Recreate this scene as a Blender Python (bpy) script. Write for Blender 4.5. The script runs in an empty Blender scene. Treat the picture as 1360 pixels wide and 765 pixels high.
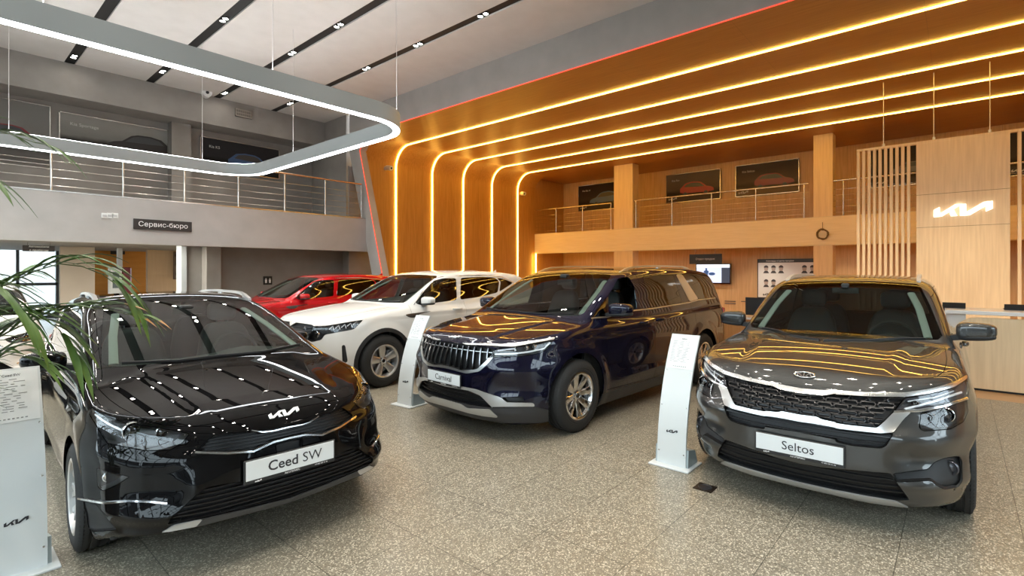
import bpy, bmesh, math, random
import numpy as np
from mathutils import Vector, Matrix
from mathutils.bvhtree import BVHTree

C = bpy.context.scene.collection
PI = math.pi
# ------------------------------------------------------------------ camera model (1360 x 765 frame)
FPX, EYE, CX, CY = 680.0, 1.65, 680.0, 360.0
TH = math.radians(41.1)
cA, sA = math.cos(TH), math.sin(TH)


def at(u, v, X=None, Y=None, Z=None):
    """world point on the plane X=, Y= or Z= seen at pixel (u, v)"""
    r = (u - CX) / FPX
    d = Vector((cA + sA * r, sA - cA * r, -(v - CY) / FPX))
    t = X / d.x if X is not None else Y / d.y if Y is not None else (Z - EYE) / d.z
    return d * t + Vector((0, 0, EYE))


def zp(x0, y0, s, pts):
    return [(x0 + a / s, y0 + b / s) for a, b in pts]


# ------------------------------------------------------------------ materials
MATS = {}


def mat(name, col=(.8, .8, .8), rough=.5, metal=0.0, coat=0.0, emit=None, estr=1.0, spec=None, coat_rough=.03):
    if name in MATS:
        return MATS[name]
    m = bpy.data.materials.new(name)
    m.use_nodes = True
    b = m.node_tree.nodes['Principled BSDF']
    b.inputs['Base Color'].default_value = (*col, 1)
    b.inputs['Roughness'].default_value = rough
    b.inputs['Metallic'].default_value = metal
    b.inputs['Coat Weight'].default_value = coat
    b.inputs['Coat Roughness'].default_value = coat_rough
    if spec is not None:
        b.inputs['Specular IOR Level'].default_value = spec
    if emit:
        b.inputs['Emission Color'].default_value = (*emit, 1)
        b.inputs['Emission Strength'].default_value = estr
    MATS[name] = m
    return m


def nodes(m):
    return m.node_tree.nodes, m.node_tree.links, m.node_tree.nodes['Principled BSDF']


def glass_mat(name, tint=(.8, .85, .83), refl=1.0, f0=.05):
    m = bpy.data.materials.new(name)
    m.use_nodes = True
    nt = m.node_tree
    nt.nodes.clear()
    o = nt.nodes.new('ShaderNodeOutputMaterial')
    mx = nt.nodes.new('ShaderNodeMixShader')
    t = nt.nodes.new('ShaderNodeBsdfTransparent')
    g = nt.nodes.new('ShaderNodeBsdfGlossy')
    lw = nt.nodes.new('ShaderNodeFresnel')
    lw.inputs['IOR'].default_value = (1 + f0 ** .5) / (1 - f0 ** .5)
    t.inputs['Color'].default_value = (*tint, 1)
    g.inputs['Roughness'].default_value = 0.01
    g.inputs['Color'].default_value = (refl, refl, refl, 1)
    geo = nt.nodes.new('ShaderNodeNewGeometry')
    inv = nt.nodes.new('ShaderNodeMath'); inv.operation = 'SUBTRACT'; inv.inputs[0].default_value = 1.0
    mul = nt.nodes.new('ShaderNodeMath'); mul.operation = 'MULTIPLY'
    nt.links.new(geo.outputs['Backfacing'], inv.inputs[1])
    nt.links.new(lw.outputs[0], mul.inputs[0])
    nt.links.new(inv.outputs[0], mul.inputs[1])
    nt.links.new(mul.outputs[0], mx.inputs[0])
    nt.links.new(t.outputs[0], mx.inputs[1])
    nt.links.new(g.outputs[0], mx.inputs[2])
    nt.links.new(mx.outputs[0], o.inputs[0])
    MATS[name] = m
    return m


# ------------------------------------------------------------------ objects
def obj(name, me, m=None, parent=None):
    o = bpy.data.objects.new(name, me)
    if m is not None and me is not None and not me.materials:
        me.materials.append(m)
    C.objects.link(o)
    if parent is not None:
        o.parent = parent
    return o


def tag(o, label, cat, group=None, kind=None):
    o['label'] = label
    o['category'] = cat
    if group:
        o['group'] = group
    if kind:
        o['kind'] = kind
    return o


def thing(name, label, cat, loc=(0, 0, 0), rz=0.0, group=None):
    o = bpy.data.objects.new(name, None)
    o.empty_display_size = .1
    C.objects.link(o)
    o.location = loc
    o.rotation_euler = (0, 0, rz)
    return tag(o, label, cat, group)


def struct(name, me, m):
    o = obj(name, me, m)
    o['kind'] = 'structure'
    return o


def dup(root, group=None, label=None):
    r = root.copy(); C.objects.link(r)
    if label: r['label'] = label
    for ch in list(root.children):
        c = ch.copy(); C.objects.link(c); c.parent = r
        for g in list(ch.children):
            d = g.copy(); C.objects.link(d); d.parent = c
    return r


class MB:
    """collects shapes and links them as one mesh"""
    def __init__(s):
        s.bm = bmesh.new()

    def box(s, a, b, bev=0.0, seg=1):
        a, b = Vector(a), Vector(b)
        lo = Vector(map(min, a, b)); hi = Vector(map(max, a, b))
        v = [s.bm.verts.new((x, y, z)) for x in (lo.x, hi.x) for y in (lo.y, hi.y) for z in (lo.z, hi.z)]
        fs = [s.bm.faces.new([v[i] for i in q]) for q in ((0, 1, 3, 2), (4, 6, 7, 5), (0, 4, 5, 1), (2, 3, 7, 6), (0, 2, 6, 4), (1, 5, 7, 3))]
        if bev > 0:
            es = list({e for f in fs for e in f.edges})
            bmesh.ops.bevel(s.bm, geom=es, offset=bev, segments=seg, affect='EDGES', profile=.5)
        return s

    def prism(s, poly, fn, t0, t1):
        """extrude 2D polygon; fn(a,b,t) -> 3D"""
        n = len(poly)
        A = [s.bm.verts.new(fn(a, b, t0)) for a, b in poly]
        B = [s.bm.verts.new(fn(a, b, t1)) for a, b in poly]
        s.bm.faces.new(A); s.bm.faces.new(B[::-1])
        for i in range(n):
            s.bm.faces.new((A[i], B[i], B[(i + 1) % n], A[(i + 1) % n]))
        return s

    def tube(s, pts, r, seg=8, cap=True, rs=None):
        pts = [Vector(p) for p in pts]
        rings = []
        up = Vector((0, 0, 1))
        pn = None
        for i, p in enumerate(pts):
            d = (pts[min(i + 1, len(pts) - 1)] - pts[max(i - 1, 0)]).normalized()
            if pn is None:
                a = up if abs(d.z) < .95 else Vector((1, 0, 0))
                n = (a - d * a.dot(d)).normalized()
            else:
                n = (pn - d * pn.dot(d)).normalized()
            pn = n
            b = d.cross(n)
            rr = rs[i] if rs else r
            rings.append([s.bm.verts.new(p + (n * math.cos(2 * PI * k / seg) + b * math.sin(2 * PI * k / seg)) * rr) for k in range(seg)])
        for A, B in zip(rings, rings[1:]):
            for k in range(seg):
                s.bm.faces.new((A[k], A[(k + 1) % seg], B[(k + 1) % seg], B[k]))
        if cap:
            s.bm.faces.new(rings[0][::-1]); s.bm.faces.new(rings[-1])
        return s

    def lathe(s, prof, seg=32, fn=None, closed=False):
        """profile (r, h) about the axis; fn(x, y, h) maps to 3D"""
        fn = fn or (lambda x, y, h: (x, y, h))
        rings = []
        for r, h in prof:
            if r < 1e-6:
                rings.append([s.bm.verts.new(fn(0, 0, h))])
            else:
                rings.append([s.bm.verts.new(fn(r * math.cos(2 * PI * k / seg), r * math.sin(2 * PI * k / seg), h)) for k in range(seg)])
        pairs = list(zip(rings, rings[1:])) + ([(rings[-1], rings[0])] if closed else [])
        for A, B in pairs:
            for k in range(seg):
                k2 = (k + 1) % seg
                if len(A) == 1 and len(B) == 1: continue
                if len(A) == 1: s.bm.faces.new((A[0], B[k2], B[k]))
                elif len(B) == 1: s.bm.faces.new((A[k], A[k2], B[0]))
                else: s.bm.faces.new((A[k], A[k2], B[k2], B[k]))
        return s

    def loft(s, secs, closed=True, cap=True):
        R = [[s.bm.verts.new(p) for p in q] for q in secs]
        n = len(R[0])
        for A, B in zip(R, R[1:]):
            for k in range(n if closed else n - 1):
                s.bm.faces.new((A[k], A[(k + 1) % n], B[(k + 1) % n], B[k]))
        if cap and closed:
            s.bm.faces.new(R[0][::-1]); s.bm.faces.new(R[-1])
        return s

    def mesh(s, name, m=None, smooth=None, sub=0):
        bmesh.ops.recalc_face_normals(s.bm, faces=s.bm.faces)
        me = bpy.data.meshes.new(name)
        s.bm.to_mesh(me); s.bm.free()
        if smooth is not None:
            for p in me.polygons: p.use_smooth = True
            if smooth < 179:
                me.set_sharp_from_angle(angle=math.radians(smooth))
        if m: me.materials.append(m)
        return me

    def build(s, name, m, parent=None, smooth=None):
        return obj(name, s.mesh(name, m, smooth), None, parent)


def superq(c, size, e1=.6, e2=.6, nu=20, nv=12, fn=None):
    """rounded box as a MB"""
    mb = MB()
    def sp(a, e): return math.copysign(abs(a) ** e, a)
    rings = []
    for j in range(nv + 1):
        ph = -PI / 2 + PI * j / nv
        ring = []
        for i in range(nu):
            t = 2 * PI * i / nu
            p = Vector((sp(math.cos(ph), e1) * sp(math.cos(t), e2) * size[0], sp(math.cos(ph), e1) * sp(math.sin(t), e2) * size[1], sp(math.sin(ph), e1) * size[2]))
            if fn: p = Vector(fn(p))
            ring.append(p + Vector(c))
        rings.append(ring)
    mb.loft(rings)
    bmesh.ops.remove_doubles(mb.bm, verts=mb.bm.verts, dist=1e-4)
    return mb


_txt = {}
def text_mesh(s, size, bold=0.0):
    """flat lettering mesh in the XY plane, centred"""
    cu = bpy.data.curves.new('lettering', 'FONT')
    cu.body = s; cu.size = size; cu.align_x = 'CENTER'; cu.align_y = 'CENTER'
    cu.extrude = .0008; cu.offset = bold; cu.resolution_u = 3
    o = bpy.data.objects.new('lettering', cu); C.objects.link(o)
    dg = bpy.context.evaluated_depsgraph_get()
    me = bpy.data.meshes.new_from_object(o.evaluated_get(dg))
    bpy.data.objects.remove(o)
    return me


def place(o, origin, ex, ey):
    """put an object made in the XY plane on the plane spanned by ex, ey"""
    ex = Vector(ex).normalized(); ey = Vector(ey); ey = (ey - ex * ey.dot(ex)).normalized()
    ez = ex.cross(ey)
    M = Matrix((ex, ey, ez)).transposed().to_4x4()
    M.translation = Vector(origin)
    o.matrix_local = M
    return o


LOGO = [[(0, 0), (.46, 0), (.46, .78), (0, .56)], [(.42, .02), (.62, .02), (2.08, .90), (1.58, .90), (.42, .22)], [(1.16, .44), (1.44, .61), (1.76, .0), (1.28, .0)],
        [(1.95, 0), (2.40, 0), (2.40, .90), (1.70, .90), (1.95, .74)], [(2.36, 0), (2.66, 0), (4.10, .84), (4.25, 1.0), (3.62, .96), (2.36, .22)], [(3.78, .22), (4.25, .42), (4.25, 1.0), (3.78, .80)]]
def logo_mb(h, t=.2, depth=.004, shear=0):
    """angular emblem of joined strokes, centred, height h"""
    mb = MB()
    for k, q in enumerate(LOGO):
        mb.prism([((x - 2.12) * h * .82, (y - .5) * h) for x, y in q], lambda a, b, tt: (a, b, tt), 0, depth + .0003 * k)
    return mb
# ================================================================== car bodies: an implicit skin, cut into panels
def pch(pts):
    """monotone cubic through the knots, flat beyond the ends"""
    X = np.array([p[0] for p in pts], float); Y = np.array([p[1] for p in pts], float)
    h = np.diff(X); dl = np.diff(Y) / h
    m = np.zeros_like(Y)
    if len(X) > 2:
        for i in range(1, len(X) - 1):
            if dl[i - 1] * dl[i] > 0:
                w1, w2 = 2 * h[i] + h[i - 1], h[i] + 2 * h[i - 1]
                m[i] = (w1 + w2) / (w1 / dl[i - 1] + w2 / dl[i])
    m[0], m[-1] = dl[0], dl[-1]
    def f(x):
        x = np.asarray(x, float)
        xc = np.clip(x, X[0], X[-1])
        i = np.clip(np.searchsorted(X, xc, side='right') - 1, 0, len(X) - 2)
        t = (xc - X[i]) / h[i]
        t2, t3 = t * t, t * t * t
        return (2 * t3 - 3 * t2 + 1) * Y[i] + (t3 - 2 * t2 + t) * h[i] * m[i] + (-2 * t3 + 3 * t2) * Y[i + 1] + (t3 - t2) * h[i] * m[i + 1]
    return f


def smax(a, b, k):
    h = np.maximum(k - np.abs(a - b), 0) / k
    return np.maximum(a, b) + h * h * k * .25


def smin(a, b, k):
    return -smax(-a, -b, k)


def sst(e0, e1, x):
    t = np.clip((x - e0) / (e1 - e0), 0, 1)
    return t * t * (3 - 2 * t)


def poly_sdf(P, a, b):
    """signed distance to a polygon, negative inside (a, b broadcast)"""
    a, b = np.broadcast_arrays(a, b)
    d = np.full(a.shape, 1e9); s = np.ones(a.shape)
    n = len(P)
    for i in range(n):
        x0, y0 = P[i]; x1, y1 = P[i - 1]
        ex, ey = x1 - x0, y1 - y0
        wx, wy = a - x0, b - y0
        t = np.clip((wx * ex + wy * ey) / (ex * ex + ey * ey + 1e-12), 0, 1)
        d = np.minimum(d, (wx - ex * t) ** 2 + (wy - ey * t) ** 2)
        c1, c2, c3 = b >= y0, b < y1, ex * wy > ey * wx
        s = np.where((c1 & c2 & c3) | (~c1 & ~c2 & ~c3), -s, s)
    return s * np.sqrt(d)


def inpoly(P, a, b):
    c = False
    j = len(P) - 1
    for i in range(len(P)):
        xi, yi = P[i]; xj, yj = P[j]
        if (yi > b) != (yj > b) and a < (xj - xi) * (b - yi) / (yj - yi) + xi:
            c = not c
        j = i
    return c


class Body:
    def __init__(s, sp):
        s.sp = sp
        for k in ('fp', 'bowl', 'bowu', 'rp', 'rbow', 'plan', 'sec', 'top', 'wsx', 'gw', 'tum', 'roof', 'rgx', 'bot'):
            setattr(s, k, pch(sp[k]))
        s.creases = sp.get('crease', [])

    def f(s, x, y, z):
        sp = s.sp
        y = np.abs(y)
        t = sst(sp['bz'][0], sp['bz'][1], z)
        F = s.fp(z) + s.bowl(y) * (1 - t) + s.bowu(y) * t
        for P, dep, bl in sp.get('dents', []):
            F = F + dep * sst(bl, -bl, poly_sdf(P, y, z))
        for (zc, amp, w, y0) in sp.get('undul', []):
            F = F - amp * np.exp(-((z - zc) / w) ** 2) * sst(y0, y0 + .18, y)
        S = s.plan(x) + s.sec(z)
        for (xa, za, xb, zb, hgt, w) in s.creases:      # raised character lines on the flank
            u = np.clip((x - xa) / (xb - xa), 0, 1)
            e = np.minimum(u, 1 - u)
            S = S + hgt * np.minimum(1, e * 6) * np.maximum(0, 1 - np.abs(z - (za + (zb - za) * u)) / w)
        for xw in (0.0, sp['wb']):
            r = np.sqrt((x - xw) ** 2 + (z - sp['R']) ** 2)
            S = S + sp['flare'] * sst(sp['arch'] + sp.get('flw', .16), sp['arch'] + .02, r)
        T = s.top(x) - sp['crown'] * y * y
        for (y0, y1, x0, x1, hgt, w) in sp.get('ribs', []):   # bonnet ribs
            u = np.clip((x - x0) / (x1 - x0), 0, 1)
            e = np.minimum(1, np.minimum(u, 1 - u) * 4)
            T = T + hgt * e * sst(w, -w, y - (y0 + (y1 - y0) * u))
        b = smax(F - x, y - S, sp.get('k_plan', .16))
        b = smax(b, x - (s.rp(z) - s.rbow(y)), .12)
        b = smax(b, z - T, sp.get('k_top', .06))
        b = smax(b, s.bot(x) - z, .03)
        if sp.get('no_gh'):
            return b
        W = (s.wsx(z) + sp['wsb'] * y * y - x) * sp['wss']
        G = y - (s.gw(x) - s.tum(z))
        g = smax(W, G, sp.get('k_a', .09))
        g = smax(g, z - (s.roof(x) - sp['rc'] * y * y), sp.get('k_roof', .09))
        g = smax(g, (x - (s.rgx(z) - sp['rgb'] * y * y)) * .9, .12)
        g = smax(g, .6 - z, .02)
        return smin(b, g, sp.get('k_belt', .03))

    def grad(s, p, e=2e-3):
        x, y, z = p.T
        g = np.stack([s.f(x + e, y, z) - s.f(x - e, y, z), s.f(x, y + e, z) - s.f(x, y - e, z), s.f(x, y, z + e) - s.f(x, y, z - e)], 1) / (2 * e)
        return g

    def skin(s, h):
        (x0, x1), (y1), (z0, z1) = s.sp['bounds']
        nx, ny, nz = int((x1 - x0) / h) + 1, int(y1 / h) + 2, int((z1 - z0) / h) + 1
        gx = x0 + h * np.arange(nx); gy = -h / 2 + h * np.arange(ny); gz = z0 + h * np.arange(nz)
        V = s.f(gx[:, None, None], gy[None, :, None], gz[None, None, :])
        V = np.broadcast_to(V, (nx, ny, nz))
        ins = V < 0
        cs = np.zeros((nx - 1, ny - 1, nz - 1), int)
        for i in (0, 1):
            for j in (0, 1):
                for k in (0, 1):
                    cs += ins[i:nx - 1 + i, j:ny - 1 + j, k:nz - 1 + k]
        act = (cs > 0) & (cs < 8)
        idx = -np.ones(act.shape, int)
        ci = np.argwhere(act)
        idx[act] = np.arange(len(ci))
        acc = np.zeros((len(ci), 3)); cnt = np.zeros(len(ci))
        corner = [(i, j, k) for i in (0, 1) for j in (0, 1) for k in (0, 1)]
        for a in corner:
            for b in corner:
                if sum(b) - sum(a) == 1 and sum(abs(p - q) for p, q in zip(a, b)) == 1:
                    va = V[ci[:, 0] + a[0], ci[:, 1] + a[1], ci[:, 2] + a[2]]
                    vb = V[ci[:, 0] + b[0], ci[:, 1] + b[1], ci[:, 2] + b[2]]
                    m = (va < 0) != (vb < 0)
                    t = np.where(m, va / np.where(m, va - vb, 1), 0)
                    P = np.array(a)[None] + t[:, None] * (np.array(b) - np.array(a))[None]
                    acc[m] += P[m]; cnt[m] += 1
        co = (ci + acc / cnt[:, None]) * h + np.array([x0, -h / 2, z0])
        for _ in range(4):
            fv = s.f(*co.T); g = s.grad(co)
            st = fv / np.maximum((g * g).sum(1), .2)
            d = -g * np.clip(st, -h, h)[:, None]
            d[ci[:, 1] == 0, 1] = 0
            co = co + d * .9
        co[ci[:, 1] == 0, 1] = 0.0
        Q = []
        for ax in range(3):
            sl0 = [slice(None)] * 3; sl1 = [slice(None)] * 3
            sl0[ax] = slice(0, -1); sl1[ax] = slice(1, None)
            sg = ins[tuple(sl0)] != ins[tuple(sl1)]
            e = np.argwhere(sg)
            o1, o2 = [(1, 2), (2, 0), (0, 1)][ax]
            ok = (e[:, o1] > 0) & (e[:, o2] > 0)
            for o_, n_ in ((o1, None), (o2, None)):
                ok &= e[:, o_] < act.shape[o_]
            e = e[ok]
            d1 = np.zeros(3, int); d1[o1] = 1
            d2 = np.zeros(3, int); d2[o2] = 1
            q = np.stack([idx[tuple((e - d1 - d2).T)], idx[tuple((e - d2).T)], idx[tuple(e.T)], idx[tuple((e - d1).T)]], 1)
            fl = ~ins[tuple(e.T)]
            q[fl] = q[fl][:, ::-1]
            Q.append(q[(q >= 0).all(1)])
        return co, np.concatenate(Q)


def round_poly(P, r):
    out = []
    for i in range(len(P)):
        p, a, b = Vector(P[i]), Vector(P[i - 1]), Vector(P[(i + 1) % len(P)])
        la, lb = (a - p).length, (b - p).length
        if la < 1e-6 or lb < 1e-6: continue
        qa = p + (a - p) * min(r / la, .42); qb = p + (b - p) * min(r / lb, .42)
        out += [tuple(qa), tuple(p * .5 + (qa + qb) * .25), tuple(qb)]
    return out


class PFront:
    def uv(s, c): return (c.y, c.z)
    def plane(s, p, q): return Vector((0, p[0], p[1])), Vector((1, 0, 0)).cross(Vector((0, q[0] - p[0], q[1] - p[1])))
    def dir(s, c): return Vector((1, 0, 0))
    mar = .05
class PRear(PFront):
    def dir(s, c): return Vector((-1, 0, 0))
class PSide:
    def uv(s, c): return (c.x, c.z)
    def plane(s, p, q): return Vector((p[0], 0, p[1])), Vector((0, 1, 0)).cross(Vector((q[0] - p[0], 0, q[1] - p[1])))
    def dir(s, c): return Vector((0, -1, 0))
    mar = .05
class PTop:
    def uv(s, c): return (c.x, c.y)
    def plane(s, p, q): return Vector((p[0], p[1], 0)), Vector((0, 0, 1)).cross(Vector((q[0] - p[0], q[1] - p[1], 0)))
    def dir(s, c): return Vector((0, 0, -1))
    mar = .05
class PPhoto:
    """lines of sight from the camera position, in car coordinates (side = -1: traced on the y<0 flank)"""
    mar = 14.0
    def __init__(s, O, yaw, side):
        s.M = Matrix.Translation(Vector((O[0], O[1], 0))) @ Matrix.Rotation(yaw, 4, 'Z') @ Matrix.Diagonal((1, side, 1, 1))
        s.I = s.M.inverted()
        s.eye = s.I @ Vector((0, 0, EYE))
        s.rot = s.I.to_3x3()
    def uv(s, c):
        w = s.M @ c
        d = cA * w.x + sA * w.y; r = sA * w.x - cA * w.y
        return (CX + FPX * r / d, CY - FPX * (w.z - EYE) / d)
    def ray(s, u, v):
        r = (u - CX) / FPX
        return (s.rot @ Vector((cA + sA * r, sA - cA * r, -(v - CY) / FPX))).normalized()
    def plane(s, p, q):
        return s.eye, s.ray(*p).cross(s.ray(*q))
    def dir(s, c):
        return (c - s.eye).normalized()


def cut_region(bm, lay, poly, pr, reg, cond=None, over=None, facing=-.03):
    us = [p[0] for p in poly]; vs = [p[1] for p in poly]
    u0, u1, v0, v1 = min(us) - pr.mar, max(us) + pr.mar, min(vs) - pr.mar, max(vs) + pr.mar
    cand = []
    for f in bm.faces:
        if over is not None and f[lay] not in over: continue
        c = f.calc_center_median()
        if cond and not cond(c): continue
        if f.normal.dot(pr.dir(c)) > facing: continue
        u, v = pr.uv(c)
        if u0 < u < u1 and v0 < v < v1:
            cand.append(f)
    cand = set(cand)
    n = len(poly)
    for i in range(n):
        p, q = poly[i], poly[(i + 1) % n]
        eu0, eu1, ev0, ev1 = min(p[0], q[0]), max(p[0], q[0]), min(p[1], q[1]), max(p[1], q[1])
        sub = []
        for f in cand:
            uv = [pr.uv(v.co) for v in f.verts]
            fu = [a[0] for a in uv]; fv = [a[1] for a in uv]
            if max(fu) < eu0 or min(fu) > eu1 or max(fv) < ev0 or min(fv) > ev1: continue
            sub.append(f)
        if not sub: continue
        co, no = pr.plane(p, q)
        if no.length < 1e-9: continue
        geom = list({e for f in sub for e in f.edges}) + list({v for f in sub for v in f.verts}) + sub
        keep = cand.difference(sub)
        r = bmesh.ops.bisect_plane(bm, geom=geom, dist=2e-5, plane_co=co, plane_no=no.normalized())
        new = [g for g in r['geom'] if isinstance(g, bmesh.types.BMFace)]
        cand = keep.union(new)
    for f in cand:
        c = f.calc_center_median()
        u, v = pr.uv(c)
        if inpoly(poly, u, v):
            f[lay] = reg


class CarMesh:
    def __init__(s, body, h=.025):
        s.body = body
        co, q = body.skin(h)
        s.bm = bmesh.new()
        vs = [s.bm.verts.new(c) for c in co]
        for f in q:
            f = list(dict.fromkeys(int(i) for i in f))
            if len(f) > 2:
                try: s.bm.faces.new([vs[i] for i in f])
                except ValueError: pass
        s.bm.normal_update()
        s.lay = s.bm.faces.layers.int.new('reg')
        tot = sum(1 if f.normal.dot(Vector(body.grad(np.array([f.calc_center_median()]))[0])) > 0 else -1 for f in list(s.bm.faces)[:200])
        if tot < 0:
            for f in s.bm.faces: f.normal_flip()
            s.bm.normal_update()
        n = len(vs)
        F = [[int(i) for i in f] for f in q]
        full = [tuple(c) for c in co] + [(c[0], -c[1], c[2]) for c in co]
        s.bvh = BVHTree.FromPolygons(full, F + [[i + n for i in f[::-1]] for f in F])
        s.regs = {None: 0}

    def cut(s, name, poly, pr, cond=None, over=None, facing=-.03):
        r = s.regs.setdefault(name, len(s.regs))
        ov = None if over is None else {s.regs[o] for o in over if o in s.regs}
        if isinstance(pr, PPhoto): poly = round_poly(poly, 2.6)
        cut_region(s.bm, s.lay, poly, pr, r, cond, ov, facing)

    def drop(s, name):
        r = s.regs[name]
        bmesh.ops.delete(s.bm, geom=[f for f in s.bm.faces if f[s.lay] == r], context='FACES')

    def freeze(s):
        bm = s.bm
        bmesh.ops.remove_doubles(bm, verts=bm.verts, dist=1e-4)
        bm.normal_update(); bm.verts.index_update()
        s.co = np.array([v.co for v in bm.verts])
        g = s.body.grad(s.co)
        s.no = g / np.maximum(np.linalg.norm(g, axis=1), 1e-9)[:, None]
        s.no[np.abs(s.co[:, 1]) < 1e-4, 1] = 0
        s.F = [[v.index for v in f.verts] for f in bm.faces]
        s.R = np.array([f[s.lay] for f in bm.faces])
        bm.free()

    def part(s, obname, regs, m, parent, side=0, gap=.002, lip=.012, push=None, inset=0.0, nrm=None):
        """mesh of regions. side 0: both halves in one mesh; +1 / -1: that side only.
        push: vector, moves the faces (walls join them to the old rim); inset: along -normal"""
        ids = {s.regs[r] for r in ([regs] if isinstance(regs, (str, type(None))) else regs) if r in s.regs}
        fs = [s.F[i] for i in range(len(s.F)) if s.R[i] in ids]
        if not fs: return None
        used = sorted({i for f in fs for i in f})
        mp = {o: k for k, o in enumerate(used)}
        co = s.co[used].copy(); no = s.no[used].copy()
        fs = [[mp[i] for i in f] for f in fs]
        if side == -1 or side == 0:
            cm = co * [1, -1, 1]; nm = no * [1, -1, 1]
            if side == -1:
                co, no, fs = cm, nm, [f[::-1] for f in fs]
            else:
                n = len(co); mm = np.arange(n) + n
                mid = np.abs(co[:, 1]) < 1e-4
                mm[mid] = np.arange(n)[mid]
                fs = fs + [[int(mm[i]) for i in f[::-1]] for f in fs]
                co = np.concatenate([co, cm]); no = np.concatenate([no, nm])
        ed = {}
        for f in fs:
            for a, b in zip(f, f[1:] + f[:1]):
                ed[(a, b)] = ed.get((a, b), 0) + 1
        bd = [(a, b) for (a, b) in ed if (b, a) not in ed]
        inw = {}
        for a, b in bd:
            e = co[b] - co[a]; l = np.linalg.norm(e)
            if l < 1e-7: continue
            w = np.cross((no[a] + no[b]) * .5, e / l)
            for k in (a, b): inw.setdefault(k, []).append(w)
        V = co.copy()
        for k in inw:
            w = np.sum(inw[k], 0); w /= max(np.linalg.norm(w), 1e-6)
            inw[k] = w
            V[k] = V[k] + w * gap
        rim = V.copy()
        if push is not None: V = V + np.array(push)
        if inset: V = V - no * inset
        verts = [tuple(v) for v in V]; norms = [tuple(v) for v in no]
        faces = [list(f) for f in fs]
        A, B = {}, {}
        for a, b in bd:
            if a not in inw or b not in inw: continue
            for k in (a, b):
                if k not in A:
                    w = inw[k] if isinstance(inw[k], np.ndarray) else np.zeros(3)
                    deep = push is not None or inset > 0
                    A[k] = len(verts); verts.append(tuple(V[k])); norms.append(tuple(w if deep else -w))
                    B[k] = len(verts); norms.append(tuple(w if deep else -w))
                    verts.append(tuple(rim[k]) if deep else tuple(V[k] - no[k] * lip))
            faces.append([A[b], A[a], B[a], B[b]])
        me = bpy.data.meshes.new(obname)
        me.from_pydata(verts, [], faces)
        for p in me.polygons: p.use_smooth = True
        me.normals_split_custom_set_from_vertices(norms)
        return obj(obname, me, m, parent)

    def hit(s, pr, p, off=0.0):
        """surface point seen along pr at 2D p"""
        if isinstance(pr, PPhoto):
            d = pr.ray(*p)
            o = pr.eye
        else:
            d = pr.dir(None)
            o = pr.plane(p, (p[0] + 1, p[1]))[0] - d * 8
        loc, n, i, t = s.bvh.ray_cast(o, d)
        if loc is None: return None
        g = s.body.grad(np.array([loc]))[0]
        n = Vector(g).normalized()
        return loc + n * off, n

    def strip(s, mb, pr, pts, w, th, off=0.0, mir=False, closed=False, step=None):
        """raised bar of width w and thickness th following the skin along 2D points"""
        P = []
        seq = pts + ([pts[0]] if closed else [])
        step = step or (pr.mar * .6)
        for a, b in zip(seq, seq[1:]):
            n = max(1, int(math.hypot(b[0] - a[0], b[1] - a[1]) / step))
            P += [(a[0] + (b[0] - a[0]) * k / n, a[1] + (b[1] - a[1]) * k / n) for k in range(n)]
        if not closed: P.append(seq[-1])
        H = [s.hit(pr, p) for p in P]
        H = [x for x in H if x]
        if len(H) < 2: return
        for sg in ((1, -1) if mir else (1,)):
            secs = []
            for i, (c, n) in enumerate(H):
                j0, j1 = (max(i - 1, 0), min(i + 1, len(H) - 1)) if not closed else ((i - 1) % len(H), (i + 1) % len(H))
                t = (H[j1][0] - H[j0][0])
                if t.length < 1e-7: t = Vector((0, 1, 0))
                t.normalize()
                b = n.cross(t).normalized()
                ww = w if not callable(w) else w(i / (len(H) - 1))
                sec = []
                for a, hh in ((-1, -.006), (-1, .35), (-.55, .9), (.55, .9), (1, .35), (1, -.006)):
                    q = c + b * (a * ww / 2) + n * ((hh if hh > 0 else 0) * th + off - (.006 if hh < 0 else 0))
                    sec.append(Vector((q.x, q.y * sg, q.z)))
                secs.append(sec)
            if closed: secs.append(secs[0])
            mb.loft(secs, cap=not closed)

    def patch(s, mb, pr, poly, th, off=0.0, mir=False):
        """raised flat-topped piece with a 2D outline following the skin"""
        H = [s.hit(pr, p) for p in poly]
        if any(h is None for h in H): return
        for sg in ((1, -1) if mir else (1,)):
            top = [mb.bm.verts.new(((c + n * (th + off)).x, (c + n * (th + off)).y * sg, (c + n * (th + off)).z)) for c, n in H]
            bot = [mb.bm.verts.new(((c + n * (off - .006)).x, (c + n * (off - .006)).y * sg, (c + n * (off - .006)).z)) for c, n in H]
            mb.bm.faces.new(top)
            for i in range(len(top)):
                j = (i + 1) % len(top)
                mb.bm.faces.new((bot[i], bot[j], top[j], top[i]))


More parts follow.
